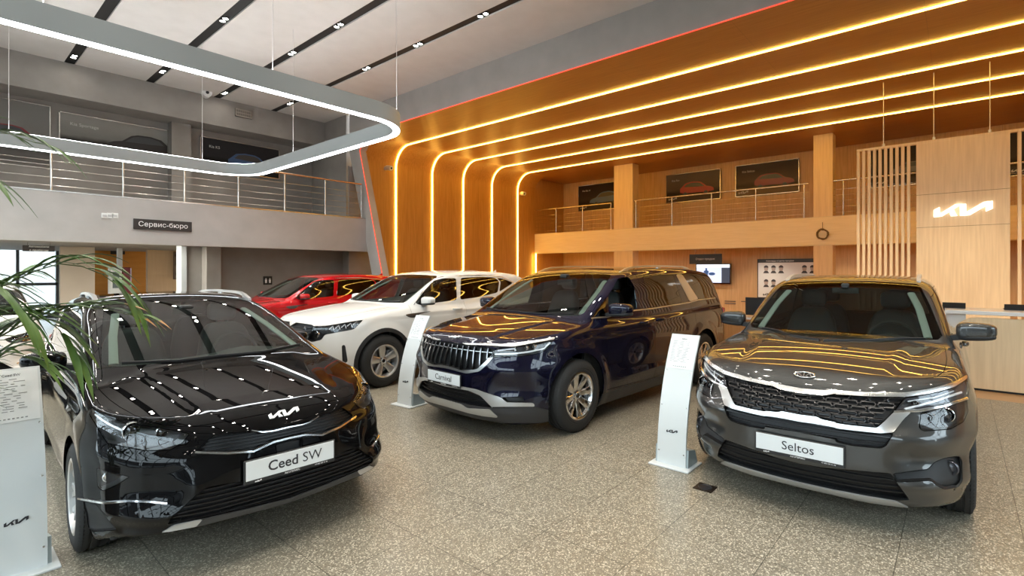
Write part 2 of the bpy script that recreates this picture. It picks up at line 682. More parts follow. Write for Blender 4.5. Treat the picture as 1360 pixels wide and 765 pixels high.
# ------------------------------------------------------------------ wheels
def wheel_meshes(tag_, R, rim, w, style):
    """outer face towards +y, axis along y"""
    ax = lambda x, y, h: (x, h, y)
    t = MB()
    hw = w / 2
    prof = [(rim - .012, -hw * .80), (rim + .004, -hw * .92), (rim + .03, -hw), (R - .05, -hw), (R - .016, -hw * .86), (R - .003, -hw * .70)]
    for g in (-.42, 0, .42):
        prof += [(R, hw * (g - .1)), (R - .008, hw * (g - .09)), (R - .008, hw * (g + .05)), (R, hw * (g + .06))]
    prof += [(R - .003, hw * .70), (R - .016, hw * .86), (R - .05, hw), (rim + .045, hw * 1.0), (rim + .04, hw * .97), (rim + .03, hw), (rim + .004, hw * .93), (rim - .012, hw * .80)]
    t.lathe(prof, 64, ax)
    for k in range(72):      # shoulder tread blocks
        a = 2 * PI * k / 72
        for sg in (1, -1):
            c, s_ = math.cos(a), math.sin(a)
            c2, s2 = math.cos(a + .05), math.sin(a + .05)
            q = []
            for rr, hh in ((R - .004, hw * .66), (R + .001, hw * .74), (R - .014, hw * .90)):
                q.append([(c * rr, sg * hh, s_ * rr), (c2 * rr, sg * hh, s2 * rr)])
            vs = [[t.bm.verts.new(p) for p in row] for row in q]
            for A, B in zip(vs, vs[1:]):
                t.bm.faces.new((A[0], A[1], B[1], B[0]))
    tire = t.mesh('tire', MATS['rubber'], 35)
    r = MB()
    r.lathe([(rim - .028, -hw * .8), (rim - .030, hw * .55), (rim - .018, hw * .80), (rim + .004, hw * .86), (rim + .006, hw * .93), (rim - .006, hw * .96), (rim - .018, hw * .90), (rim - .03, hw * .6)], 64, ax)
    f0 = hw * .62
    hubr = .055
    n, kind, sw0, sw1 = style
    r.lathe([(0, f0 + .004), (.03, f0 + .004), (.034, f0), (hubr, f0 - .004), (hubr + .012, f0 - .02), (hubr + .012, f0 - .06), (0, f0 - .06)], 32, ax)
    def spoke(a0, w0, w1, r0, r1, d0=0.0, twist=0.0, thick=.035):
        secs = []
        for q in range(7):
            u = q / 6
            rr = r0 + (r1 - r0) * u
            ww = (w0 + (w1 - w0) * u) / 2 + .006 * (2 * u - 1) ** 4
            a = a0 + twist * u
            y = f0 - .006 + .022 * math.sin(u * PI * .5) ** 2 + d0
            c, s_ = math.cos(a), math.sin(a)
            sec = []
            for aa, yy in ((-1, -thick), (-1, -.008), (-.75, 0), (.75, 0), (1, -.008), (1, -thick)):
                sec.append((c * rr - s_ * ww * aa, y + yy, s_ * rr + c * ww * aa))
            secs.append(sec)
        r.loft(secs)
    for k in range(n):
        a = 2 * PI * k / n + PI / 2
        if kind == 'twin':
            spoke(a - .10, .030, .036, hubr - .01, rim - .02, twist=-.07)
            spoke(a + .10, .030, .036, hubr - .01, rim - .02, twist=.07)
            spoke(a, .045, .10, hubr - .01, rim - .022, d0=-.012)
        elif kind == 'blade':
            spoke(a, sw0, sw1, hubr - .01, rim - .02)
        elif kind == 'vee':
            spoke(a, .05, .03, hubr - .01, rim - .02, twist=.16)
            spoke(a, .05, .03, hubr - .01, rim - .02, twist=-.16)
    rimm = r.mesh('rim', None, 40)
    d = MB()
    d.lathe([(.06, -.01), (rim * .72, -.01), (rim * .72, .008), (.06, .008)], 40, ax, closed=True)
    d.box((-rim * .74, -.035, .02), (-rim * .45, .03, .12), .01)
    disc = d.mesh('brake_disc', MATS['disc'], 30)
    b = MB()
    b.lathe([(rim - .032, -hw * .78), (0, -hw * .78)], 40, ax)
    back = b.mesh('wheel_back', MATS['blackplastic'])
    nb = MB()
    for k in range(5):
        a = 2 * PI * (k + .5) / 5 + PI / 2
        x, z = math.cos(a) * .052, math.sin(a) * .052
        nb.lathe([(.0, f0 - .002), (.009, f0 - .002), (.011, f0 - .012), (.011, f0 - .03)], 8, lambda X, Y, h, x=x, z=z: (x + X, h, z + Y))
    nuts = nb.mesh('lug_nuts', MATS['darkmetal'], 30)
    cb = MB()
    cb.lathe([(0, f0 + .011), (.022, f0 + .010), (.027, f0 + .004), (.027, f0 - .01)], 24, ax)
    cap = cb.mesh('hub_cap', MATS['blackgloss'], 40)
    return dict(tire=tire, rim=rimm, brake_disc=disc, backing=back, lug_nuts=nuts, hub_cap=cap)


def add_wheel(ms, parent, x, y, z, rimmat, steer=0.0, spin=0.0):
    sg = 1 if y > 0 else -1
    t = obj('wheel', ms['tire'], None, parent)
    t.matrix_local = Matrix.Translation((x, y, z)) @ Matrix.Rotation(steer, 4, 'Z') @ (Matrix.Identity(4) if sg > 0 else Matrix.Rotation(PI, 4, 'Z')) @ Matrix.Rotation(spin, 4, 'Y')
    for k in ('rim', 'brake_disc', 'lug_nuts', 'hub_cap'):
        obj(k, ms[k], rimmat if k == 'rim' else None, t)
    return t


# ------------------------------------------------------------------ inside of a car
def seat_meshes():
    if 'seat' in _txt: return _txt['seat']
    cu = MB()
    def sec(x, z, w, th, zc=0):
        return None
    a = superq((0, 0, .0), (.26, .25, .075), .5, .45)
    b = superq((0, 0, .0), (.26, .25, .075), .5, .45)
    cush = a.mesh('cushion', MATS['seat'], 60)
    bk = superq((0, 0, 0), (.075, .25, .33), .45, .5, fn=lambda p: Vector((p.x + p.z * .28 + (.02 if abs(p.y) > .17 else 0) * (-1 if p.x < 0 else 0), p.y * (1 - .25 * max(0, p.z / .33)), p.z)))
    back = bk.mesh('backrest', MATS['seat'], 60)
    hr = superq((0, 0, 0), (.045, .125, .085), .5, .5)
    head = hr.mesh('headrest', MATS['seat'], 60)
    p = MB()
    for yy in (-.05, .05):
        p.tube([(0, yy, -.08), (0, yy, -.2)], .007, 6)
    post = p.mesh('headrest_post', MATS['chrome'], 60)
    _txt['seat'] = (cush, back, head, post)
    return _txt['seat']


def add_interior(car, cowl_x, cowl_z, half, seat_x, rear_x, floor_z=.30, wheel_side=-1, seat_z=.62, rows=1, length=3.6, dash_len=.55, top=1.3):
    mb = MB()
    # floor tub with low side walls so light does not pass under the car
    mb.box((-.55, -half + .05, floor_z), (length, half - .05, floor_z + .02))
    mb.box((cowl_x - .25, -half + .06, floor_z), (cowl_x - .22, half - .06, cowl_z - .1))
    for sg in (-1, 1):
        mb.box((cowl_x, sg * (half - .05), floor_z), (length - .35, sg * (half - .09), .82))
    mb.box((length - .40, -half + .06, floor_z), (length - .36, half - .06, .86))
    mb.build('cabin_tub', MATS['cabin'], car)
    d = MB()
    secs = []
    for y in np.linspace(-half + .10, half - .10, 13):
        hump = .045 * math.exp(-((y - wheel_side * .36) / .2) ** 2)
        xb = .10 * (y / half) ** 2
        zz = cowl_z
        secs.append([(cowl_x + .02 + xb, y, zz - .03), (cowl_x + dash_len * .55 + xb, y, zz - .01 + hump), (cowl_x + dash_len + xb, y, zz - .03 + hump), (cowl_x + dash_len + .03 + xb, y, zz - .10), (cowl_x + dash_len - .06 + xb, y, zz - .36), (cowl_x + .02 + xb, y, zz - .36)])
    d.loft(secs)
    dash = d.build('dashboard', MATS['cabin2'], car, 40)
    sw = MB()
    ring = []
    c = Vector((cowl_x + dash_len + .20, wheel_side * .36, cowl_z - .06))
    e1, e2 = Vector((0, 1, 0)), Vector((.42, 0, .91)).normalized()
    sw.tube([c + (e1 * math.cos(2 * PI * k / 28) + e2 * math.sin(2 * PI * k / 28)) * .185 for k in range(29)], .016, 8, False)
    nrm = e1.cross(e2)
    for a in (0, PI, -PI / 2):
        q = e1 * math.cos(a) + e2 * math.sin(a)
        sw.tube([c + q * .05 - nrm * .0, c + q * .18], .016, 6)
    sw.tube([c + nrm * .035, c - nrm * .035], .07, 14)
    sw.build('steering_wheel', MATS['cabin2'], car, 50)
    cush, back, head, post = seat_meshes()
    def seat(x, y, nm='seat'):
        o = obj(nm, cush, None, car); o.location = (x, y, seat_z - .04)
        b = obj('backrest', back, None, o); b.location = (.26, 0, .31)
        h = obj('headrest', head, None, o); h.location = (.40, 0, .74)
        p = obj('headrest_post', post, None, o); p.location = (.385, 0, .76)
    for y in (-.36, .36):
        seat(seat_x, y)
    xs = rear_x if isinstance(rear_x, (list, tuple)) else [rear_x]
    for rx in xs:
        for y in (-.36, .36): seat(rx, y, 'rear_seat')
    return dash


def add_mirror(car, x, y, z, sc, paint, side, stem=True, fold=False):
    """door mirror; reflective glass looks rearwards (+x)"""
    sx, sy, sz = sc
    def fn(p):
        q = p.copy()
        if q.x > .2 * sx: q.x = .2 * sx + (q.x - .2 * sx) * .25
        t = (q.y / sy + 1) / 2         # 0 at the root, 1 at the tip
        q.z *= 1 - .28 * t ** 2
        q.z += .12 * sz * (t - .5)
        q.x += .30 * sx * t
        return (q.x, q.y * side, q.z)
    hs = superq((x, y * side, z), (sx, sy, sz), .55, .6, 28, 16, fn)
    o = hs.build('side_mirror', paint, car, 60)
    lo = superq((x + .004, y * side, z - sz * .62), (sx * 1.01, sy * .96, sz * .42), .6, .6, 24, 12, fn)
    lo.build('mirror_lower_cover', MATS['blackplastic'], o, 60)
    g = MB()
    pts = []
    for k in range(24):
        a = 2 * PI * k / 24
        cy = math.copysign(abs(math.cos(a)) ** .6, math.cos(a)) * sy * .86
        cz = math.copysign(abs(math.sin(a)) ** .6, math.sin(a)) * sz * .80
        t = (cy / sy + 1) / 2
        pts.append((cy, cz * (1 - .28 * t * t) + .12 * sz * (t - .5), .30 * sx * t))
    for q0, q1 in ((0, 1),):
        A = [g.bm.verts.new((x + .40 * sx + p[2], (y + p[0]) * side, z + p[1])) for p in pts]
        B = [g.bm.verts.new((x + .44 * sx + p[2], (y + p[0] * .96) * side, z + p[1] * .96)) for p in pts]
        g.bm.faces.new(B)
        for k in range(24):
            g.bm.faces.new((A[k], A[(k + 1) % 24], B[(k + 1) % 24], B[k]))
    g.build('mirror_glass', MATS['mirrorglass'], o, 30)
    a = MB()
    y0 = (y - sy - .10) * side; y1 = (y - sy * .7) * side
    a.loft([[(x - .05, y0, z - sz * 1.25), (x + .06, y0, z - sz * 1.25), (x + .06, y0, z - sz * .75), (x - .05, y0, z - sz * .75)],
            [(x - .045, y1, z - sz * .98), (x + .055, y1, z - sz * .98), (x + .055, y1, z - sz * .35), (x - .045, y1, z - sz * .35)],
            [(x - .03, (y - sy * .3) * side, z - sz * .95), (x + .04, (y - sy * .3) * side, z - sz * .95), (x + .04, (y - sy * .3) * side, z - sz * .4), (x - .03, (y - sy * .3) * side, z - sz * .4)]])
    a.build('mirror_arm', MATS['blackplastic'], o, 40)
    if fold:       # swung back against the door glass
        piv = Vector((x + .05, (y - sy) * side, 0))
        o.matrix_local = Matrix.Translation(piv + Vector((.10, -.05 * side, -.03))) @ Matrix.Rotation(-side * math.radians(84), 4, 'Z') @ Matrix.Translation(-piv)
    return o


def add_plate(car, x, z, txt, pitch=0.0, w=.53, h=.135, small=True):
    """showroom name plate in a dark holder, facing -x"""
    fr = MB(); fr.box((-w / 2, -h / 2, 0), (w / 2, h / 2, .012), .004)
    o = fr.build('number_plate', MATS['blackplastic'], car, 30)
    o.matrix_local = Matrix.Translation((x, 0, z)) @ Matrix.Rotation(pitch, 4, 'Y') @ Matrix(((0, 0, -1, 0), (-1, 0, 0, 0), (0, 1, 0, 0), (0, 0, 0, 1)))
    p = MB(); p.box((-w / 2 + .01, -h / 2 + .022, .010), (w / 2 - .01, h / 2 - .006, .0145), .001)
    p.build('plate_face', MATS['platewhite'], o)
    if isinstance(txt, str): txt = [(txt, 0, .0)]
    for s_, dx, b in txt:
        if not s_: continue
        me = text_mesh(s_, .080, b)
        t = obj('plate_lettering', me, MATS['ink'], o); t.location = (dx, .006, .0152)
    if small:
        lg = logo_mb(.010, .22, .0008).build('holder_logo', MATS['inkwhite'], o); lg.location = (-w / 2 + .075, -h / 2 + .011, .0125)
        t = obj('holder_lettering', text_mesh('АвтоГЕРМЕС', .014), MATS['inkwhite'], o); t.location = (0, -h / 2 + .011, .0125)
        t = obj('holder_phone', text_mesh('+7 495 737 71 74', .011), MATS['inkwhite'], o); t.location = (w / 2 - .09, -h / 2 + .011, .0125)
    return o
# ================================================================== materials for the cars
mat('rubber', (.018, .018, .018), .75)
mat('disc', (.35, .35, .36), .4, .9)
mat('blackplastic', (.016, .016, .017), .55)
mat('blackgloss', (.008, .008, .009), .08, coat=1)
mat('grilledark', (.006, .006, .007), .5)
mat('grillebar', (.014, .014, .015), .30, .2)
mat('chrome', (.82, .83, .84), .12, 1)
mat('satin', (.62, .62, .61), .30, 1)
mat('brightchrome', (.90, .90, .90), .24, 1)
mat('silverpaint', (.50, .50, .49), .38, .6)
mat('darkmetal', (.12, .12, .13), .35, .9)
mat('alloy', (.62, .62, .62), .28, .85)
mat('alloybright', (.72, .72, .72), .16, 1)
mat('trim_pale', (.42, .44, .40), .6)
mat('cabin', (.030, .031, .031), .85)
mat('cabin2', (.032, .034, .033), .7)
mat('seat', (.022, .023, .024), .6)
mat('lamphouse', (.10, .10, .11), .3, .7)
mat('lampdark', (.012, .012, .014), .35)
mat('drl', (.85, .87, .9), .25, .2)
mat('mirrorglass', (.85, .87, .88), .02, 1)
mat('platewhite', (.74, .77, .78), .35)
mat('ink', (.02, .02, .025), .5)
mat('inkwhite', (.85, .85, .85), .5)
mat('amber', (.55, .18, .02), .2)
mat('redlamp', (.35, .01, .01), .15, coat=1)
glass_mat('screen_glass', (.46, .54, .51), .85, .036)
glass_mat('side_glass', (.40, .44, .43), 1.0, .06)
glass_mat('dark_glass', (.035, .036, .036), 1.0, .075)
glass_mat('lens', (.93, .94, .95), 1.0, .05)


def paint(name, col, metal=0.0, rough=.35, flake=0.0, spec=.0, coat_ior=1.5):
    m = mat(name, col, rough, metal, 1.0, coat_rough=.01, spec=spec)
    m.node_tree.nodes['Principled BSDF'].inputs['Coat IOR'].default_value = coat_ior
    return m


def smooth_poly(P, n=1):
    for _ in range(n):
        Q = []
        for i in range(len(P)):
            a, b = P[i], P[(i + 1) % len(P)]
            Q += [(.75 * a[0] + .25 * b[0], .75 * a[1] + .25 * b[1]), (.25 * a[0] + .75 * b[0], .25 * a[1] + .75 * b[1])]
        P = Q
    return P


def circ(x, z, r, n=40, a0=0, a1=2 * PI):
    return [(x + r * math.cos(a0 + (a1 - a0) * k / n), z + r * math.sin(a0 + (a1 - a0) * k / n)) for k in range(n)]


class Build:
    """cuts one skin and assembles a car from it"""
    def __init__(s, name, sp, label, cat, paint_, side, res=.025):
        s.sp = sp
        s.pose = (sp['O'], math.radians(sp['yaw']))
        s.car = thing(name, label, cat, (sp['O'][0], sp['O'][1], 0), s.pose[1])
        s.body = Body(sp)
        s.cm = CarMesh(s.body, res)
        s.pp = PPhoto(sp['O'], s.pose[1], side)
        s.pf, s.ps, s.pt, s.pr = PFront(), PSide(), PTop(), PRear()
        s.paint = paint_
        s.side = side

    def px(s, *zs):
        out = []
        for x0, y0, sc, pts in zs: out += zp(x0, y0, sc, pts)
        return out

    def wheel_openings(s, clad=0.0, nosep=False):
        cm, sp = s.cm, s.sp
        low = lambda c: c.y > .3 and c.z < 1.1
        for k, xw in enumerate((0.0, sp['wb'])):
            if clad:
                cm.cut('cladding', circ(xw, sp['R'], sp['arch'] + clad, 48), s.ps, low, facing=.9)
            cm.cut('hole', circ(xw, sp['R'] + .0, sp['arch'], 44), s.ps, low, facing=.9)
        if clad:
            z0 = sp.get('sill_z', .34)
            cm.cut('cladding', [(-.2, .05), (sp['wb'] + .2, .05), (sp['wb'] + .2, z0), (-.2, z0)], s.ps, low, over=[None], facing=.5)
        cm.drop('hole')

    def inner_arches(s):
        sp = s.sp
        for xw in (0.0, sp['wb']):
            for sg in (1, -1):
                mb = MB()
                hw = sp['hw']
                secs = []
                for yy in (hw - .10, hw - .34):
                    secs.append([(xw + (sp['arch'] + .01) * math.cos(a), sg * yy, sp['R'] + (sp['arch'] + .01) * math.sin(a)) for a in np.linspace(-.12, PI + .12, 26)])
                mb.loft(secs, closed=False)
                c = [mb.bm.verts.new(p) for p in secs[1]]
                mb.bm.faces.new(c)
                mb.build('wheel_arch_liner', MATS['blackplastic'], s.car, 60)

    def wheels(s, style, rim, w, rimmat, yw, steer=0.0, rear_spin=.3, name=None):
        sp = s.sp
        ms = wheel_meshes(name or 'w', sp['R'], rim, w, style)
        for x, st, spn in ((0, steer, .12), (sp['wb'], 0, rear_spin)):
            for y in (yw, -yw):
                add_wheel(ms, s.car, x, y, sp['R'], rimmat, st, spn)

    def bars(s, name, m, poly, pr, lines, w, th, off, keep=None):
        """bars along local (y, z) front-view lines, kept inside poly"""
        mb = MB()
        def inside(c):
            u, v = pr.uv(c)
            return inpoly(poly, u, v)
        for ln in lines:
            P = []
            for a, b in zip(ln, ln[1:]):
                n = max(1, int(math.hypot(b[0] - a[0], b[1] - a[1]) / .012))
                P += [(a[0] + (b[0] - a[0]) * k / n, a[1] + (b[1] - a[1]) * k / n) for k in range(n)]
            P.append(ln[-1])
            run = []
            for p in P + [None]:
                ok = False
                if p is not None:
                    hh = s.cm.hit(s.pf, p)
                    if hh is not None:
                        c = hh[0].copy(); c.y = abs(c.y)
                        ok = inside(c)
                if ok: run.append(p)
                else:
                    if len(run) > 1:
                        mid = max(abs(q[0]) for q in run)
                        s.cm.strip(mb, s.pf, run, w, th, off, mir=mid > .004 and min(q[0] for q in run) >= -1e-6, step=.02)
                    run = []
        if len(mb.bm.verts) == 0:
            mb.bm.free(); return None
        return mb.build(name, m, s.car, 40)

    def finish_panels(s, sp):
        pass

    def lamp(s, name, reg, house='lamphouse', depth=.06, bowls=(), pr=None, drl=()):
        pr = pr or s.pp
        res = []
        for sd in (1, -1):
            lens = s.cm.part(name, reg, MATS['lens'], s.car, side=sd, gap=.003, lip=.01)
            if lens is None: continue
            s.cm.part('lamp_housing', reg, MATS[house], lens, side=sd, gap=.004, push=(depth, 0, 0))
            for (p, r, dep) in bowls:
                h = s.cm.hit(pr, p)
                if not h: continue
                c = h[0] + Vector((dep, 0, 0)); c.y = abs(c.y) * sd
                b = MB()
                fn = lambda x, y, hh, c=c: (c.x - hh, c.y + x, c.z + y)
                b.lathe([(r * 1.12, -.02), (r * 1.12, .002), (r * 1.04, .005), (r, -.008), (r * .98, -.02)], 28, fn)
                b.build('projector_ring', MATS['chrome'], lens, 40)
                b = MB()
                b.lathe([(r * .98, -.02), (r * .85, -.003), (r * .5, .010), (0, .014)], 28, fn)
                b.build('projector_lens', MATS['blackgloss'], lens, 60)
            for (pts, w) in drl:
                mb = MB()
                secs = []
                s.cm.strip(mb, pr, pts, w, .006, -.018)
                if len(mb.bm.verts):
                    for v in mb.bm.verts: v.co.y = abs(v.co.y) * sd
                    mb.build('light_guide', MATS['drl'], lens, 40)
                else: mb.bm.free()
            res.append(lens)
        return res

    def windows(s, polys, pr, mats, over=None):
        for k, (nm, P) in enumerate(polys):
            s.cm.cut(nm, P, pr, lambda c: c.y > .25 and c.z > .8 and c.x > .2, facing=-.02)

    def emblem(s, pt, pr, h, m='inkwhite', tilt=None, t=.17):
        c, n = s.cm.hit(pr, pt)
        n = Vector((n.x, 0, n.z)).normalized()
        o = logo_mb(h, t, .006).build('emblem', MATS[m], s.car, 30)
        place(o, Vector((c.x, 0, c.z)) + n * .002, (0, -1, 0), n.cross(Vector((0, -1, 0))))
        return o

    def wiper(s, pr, pts, w=.011):
        mb = MB()
        s.cm.strip(mb, pr, pts, w, .012, .002)
        if len(mb.bm.verts): mb.build('wiper', MATS['blackplastic'], s.car, 50)
        else: mb.bm.free()

    def pillars(s, pts):
        """pale inner lining of the windscreen pillars, just inside the glass edge (front view points)"""
        for sd in (1, -1):
            mb = MB()
            s.cm.strip(mb, s.pf, [(y - .055, z) for y, z in pts], .055, .012, -.05)
            for v in mb.bm.verts: v.co.y = abs(v.co.y) * sd
            mb.build('pillar_lining', MATS['trim_pale'], s.car, 50)

    def handle(s, x, z, chrome=False):
        for sd in (1, -1):
            h = s.cm.hit(s.ps, (x, z))
            if not h: continue
            c = h[0]
            mb = MB()
            secs = []
            for k in range(9):
                u = k / 8
                xx = x - .10 + .2 * u
                yy = c.y + .012 + .028 * math.sin(u * PI) ** .5
                r = .014 + .006 * math.sin(u * PI)
                secs.append([(xx, (yy + .7 * r * math.cos(a)) * sd, z + r * math.sin(a)) for a in [2 * PI * q / 8 for q in range(8)]])
            mb.loft(secs)
            o = mb.build('door_handle', s.paint if not chrome else MATS['chrome'], s.car, 60)

    def rails(s, x0, x1, y0, y1, zt, m, base=.05):
        for sd in (1, -1):
            mb = MB()
            P = []; n = 14
            for k in range(n + 1):
                u = k / n
                x = x0 + (x1 - x0) * u; y = y0 + (y1 - y0) * u
                zs = float(s.body.roof(np.array(x)) - s.sp['rc'] * y * y)
                e = min(1, min(u, 1 - u) * 7)
                P.append((x, y * sd, zs - .015 + (base) * math.sin(e * PI / 2)))
            secs = []
            for p in P:
                secs.append([(p[0], p[1] - .018, p[2] - .012), (p[0], p[1] - .015, p[2] + .012), (p[0], p[1] + .015, p[2] + .012), (p[0], p[1] + .018, p[2] - .012)])
            mb.loft(secs)
            for k in (1, n // 2, n - 1):
                p = P[k]
                mb.box((p[0] - .05, p[1] - .014, p[2] - base - .01), (p[0] + .05, p[1] + .014, p[2]), .004)
            mb.build('roof_rail', m, s.car, 50)

    def under(s, x0, x1, hw, z):
        mb = MB(); mb.box((x0, -hw, z), (x1, hw, z + .05), .01)
        mb.build('underbody', MATS['blackplastic'], s.car)


# ================================================================== grey compact SUV (right)
SELTOS = dict(O=(4.70, .815), yaw=.9, wb=2.63, R=.345, arch=.395, hw=.90, flare=.022,
    bounds=((-.99, 3.62), .95, (.14, 1.68)),
    fp=[(.15, -.74), (.19, -.80), (.24, -.84), (.32, -.875), (.45, -.895), (.55, -.895), (.66, -.880), (.76, -.845), (.83, -.795), (.88, -.765), (.92, -.735), (.96, -.68), (1.0, -.60)],
    bz=(.55, .82), bowl=[(0, 0), (.3, .012), (.47, .055), (.6, .12), (.7, .20), (.8, .33), (.9, .52)],
    bowu=[(0, 0), (.3, .02), (.45, .07), (.53, .11), (.65, .19), (.75, .28), (.85, .42), (.92, .58)],
    rp=[(.2, 3.40), (.4, 3.50), (.7, 3.50), (1.0, 3.46), (1.1, 3.42)], rbow=[(0, 0), (.5, .03), (.7, .1), (.9, .35)],
    plan=[(-.9, .80), (-.5, .868), (-.2, .888), (.3, .895), (1.3, .90), (2.6, .895), (3.1, .86), (3.5, .78)],
    sec=[(.15, -.09), (.22, -.05), (.32, -.02), (.45, -.005), (.6, 0), (.75, -.003), (.86, -.006), (.93, -.02), (1.0, -.045), (1.1, -.09)],
    top=[(-.80, .90), (-.72, .925), (-.6, .962), (-.4, 1.0), (-.1, 1.042), (.2, 1.07), (.5, 1.09), (.8, 1.095), (1.5, 1.085), (2.5, 1.10), (3.4, 1.08)], crown=.07,
    ribs=[(.44, .56, -.70, .95, .012, .05)],
    crease=[(.35, .90, 3.3, .96, .012, .05), (.5, .40, 2.2, .46, .012, .07)],
    wsx=[(.9, .20), (1.08, .50), (1.5, 1.19), (1.65, 1.44)], wsb=.20, wss=.53,
    gw=[(.3, .79), (1.3, .80), (2.4, .79), (3.4, .74)], tum=[(1.0, -.03), (1.08, 0), (1.3, .062), (1.5, .135), (1.62, .20)],
    roof=[(.9, 1.50), (1.2, 1.56), (1.5, 1.592), (1.9, 1.61), (2.3, 1.61), (2.8, 1.585), (3.3, 1.53)], rc=.09,
    rgx=[(1.05, 3.42), (1.3, 3.30), (1.55, 3.05), (1.65, 2.9)], rgb=.15,
    bot=[(-.95, .185), (-.5, .17), (3, .19), (3.5, .28)],
    undul=[(.630, .036, .05, .40), (.49, -.046, .06, .44), (.345, .038, .045, .44)])
_R = (1110, 450, 4.5); _R2 = (1110, 560, 5.465); _L = (910, 450, 4.5); _L2 = (910, 560, 5.465)


def seltos():
    sp = SELTOS
    pn = paint('paint_grey', (.052, .053, .052), .55, .36, coat_ior=1.6)
    b = Build('car', sp, 'dark grey compact SUV with honeycomb grille in front of the reception counter', 'car', pn, -1)
    cm, pp = b.cm, b.pp
    b.wheel_openings()
    Z = b.px
    fr = lambda c: c.x < .2
    # bonnet, header strip, grille and lamps (traced on the right half)
    hood = [(-.60, -.3), (-.595, .25), (-.565, .45), (-.50, .62), (-.36, .73), (0, .755), (.40, .745), (.60, .735), (.52, .60), (.47, .3), (.455, -.3)]
    cm.cut('hood', smooth_poly(hood), b.pt, lambda c: c.z > .8)
    strip_p = Z((*_L, [(600, 290), (848, 310), (900, 302)]), (*_R, [(0, 309), (150, 320), (410, 322), (560, 300), (700, 262), (778, 215), (782, 240), (700, 292), (560, 328), (412, 350), (200, 347), (0, 335)]), (*_L, [(900, 330), (830, 342), (600, 320)]))
    gr = Z((*_L, [(600, 322), (640, 338), (830, 343), (900, 331)]), (*_R, [(0, 336), (200, 348), (408, 351), (370, 405), (300, 482), (245, 530), (100, 516), (0, 503)]), (*_L, [(900, 497), (810, 478), (790, 466), (600, 440)]))
    frame = Z((*_L, [(600, 442), (790, 466), (812, 480), (900, 499)]), (*_R, [(0, 504), (100, 518), (245, 532), (300, 484), (345, 437), (450, 440), (405, 480), (345, 562), (270, 566), (100, 548), (0, 535)]), (*_L, [(900, 532), (800, 512), (600, 485)]))
    mid = Z((*_L, [(600, 490), (800, 517), (900, 537)]), (*_R, [(0, 540), (100, 552), (270, 570), (345, 566), (300, 640), (268, 655), (100, 640), (0, 618)]), (*_L, [(900, 602), (600, 540)]))
    up = Z((*_R, [(345, 437), (412, 352), (560, 330), (700, 294), (780, 242), (800, 300), (782, 352), (700, 384), (500, 425)]))
    low = Z((*_R, [(508, 443), (620, 420), (700, 398), (782, 362), (792, 430), (765, 495), (690, 540), (525, 552), (498, 535)]))
    fog = Z((*_R2, [(415, 378), (670, 345), (720, 292), (800, 262), (895, 250), (916, 280), (922, 430), (890, 476), (790, 492), (740, 470), (690, 428), (440, 440)]))
    intake = Z((*_L2, [(700, 285), (1000, 335), (1093, 345)]), (*_R2, [(0, 345), (400, 378), (440, 442), (535, 570), (440, 570), (200, 532), (0, 492)]), (*_L2, [(1093, 494), (950, 462), (700, 408)]))
    skid = Z((*_L2, [(700, 410), (950, 465), (1093, 496)]), (*_R2, [(0, 495), (200, 535), (440, 574), (545, 628), (480, 622), (200, 578), (0, 540)]), (*_L2, [(1093, 540), (1000, 520), (700, 448)]))
    cm.cut('intake', intake, pp, fr)
    cm.cut('mid', mid, pp, fr)
    cm.cut('frame', frame, pp, fr)
    cm.cut('grille', gr, pp, fr)
    cm.cut('lamp_up', up, pp, lambda c: c.x < .3)
    cm.cut('lamp_low', low, pp, lambda c: c.x < .3)
    cm.cut('fog', fog, pp, fr)
    cm.cut('skid', skid, pp, fr)
    cm.cut('strip', strip_p, pp, lambda c: c.x < .3)
    # glass
    ws = [(-.01, 1.075), (.40, 1.083), (.70, 1.10), (.725, 1.13), (.64, 1.36), (.575, 1.50), (.54, 1.53), (.3, 1.545), (-.01, 1.548)]
    cm.cut('windshield', ws, b.pf, lambda c: c.x > .3 and c.z > 1.06)
    fw = [(.80, 1.125), (1.62, 1.135), (1.62, 1.47), (1.40, 1.47), (1.20, 1.40)]
    rw = [(1.70, 1.135), (2.62, 1.16), (2.50, 1.43), (2.2, 1.47), (1.70, 1.47)]
    qw = [(2.69, 1.17), (3.06, 1.22), (2.85, 1.40), (2.58, 1.43)]
    fd = [(.62, .36), (1.66, .34), (1.66, 1.50), (1.40, 1.50), (1.15, 1.42), (.70, 1.11), (.60, .95)]
    rd = [(1.66, .34), (2.35, .36), (2.45, .70), (2.66, .95), (2.66, 1.16), (2.52, 1.46), (2.2, 1.50), (1.66, 1.50)]
    for nm, P in (('fdoor', fd), ('rdoor', rd), ('fwin', fw), ('rwin', rw), ('qwin', qw)):
        cm.cut(nm, P, b.ps, lambda c: c.y > .4, over=[None, 'fdoor', 'rdoor'], facing=-.05)
    cm.cut('rearglass', [(-.01, 1.14), (.60, 1.14), (.50, 1.45), (-.01, 1.48)], b.pr, lambda c: c.x > 2.7 and c.z > 1.0)
    cm.freeze()
    car = b.car
    cm.part('body_shell', None, pn, car)
    cm.part('hood', 'hood', pn, car)
    cm.part('windshield', 'windshield', MATS['screen_glass'], car, gap=.0)
    cm.part('rear_window', 'rearglass', MATS['dark_glass'], car)
    for sd in (1, -1):
        cm.part('front_door', 'fdoor', pn, car, sd); cm.part('rear_door', 'rdoor', pn, car, sd)
        cm.part('side_window', 'fwin', MATS['side_glass'], car, sd); cm.part('side_window', 'rwin', MATS['dark_glass'], car, sd)
        cm.part('quarter_window', 'qwin', MATS['dark_glass'], car, sd)
        cm.part('fog_light_bezel', 'fog', MATS['blackplastic'], car, sd, push=(.05, 0, 0))
    cm.part('grille', 'grille', MATS['grilledark'], car, push=(.035, 0, 0))
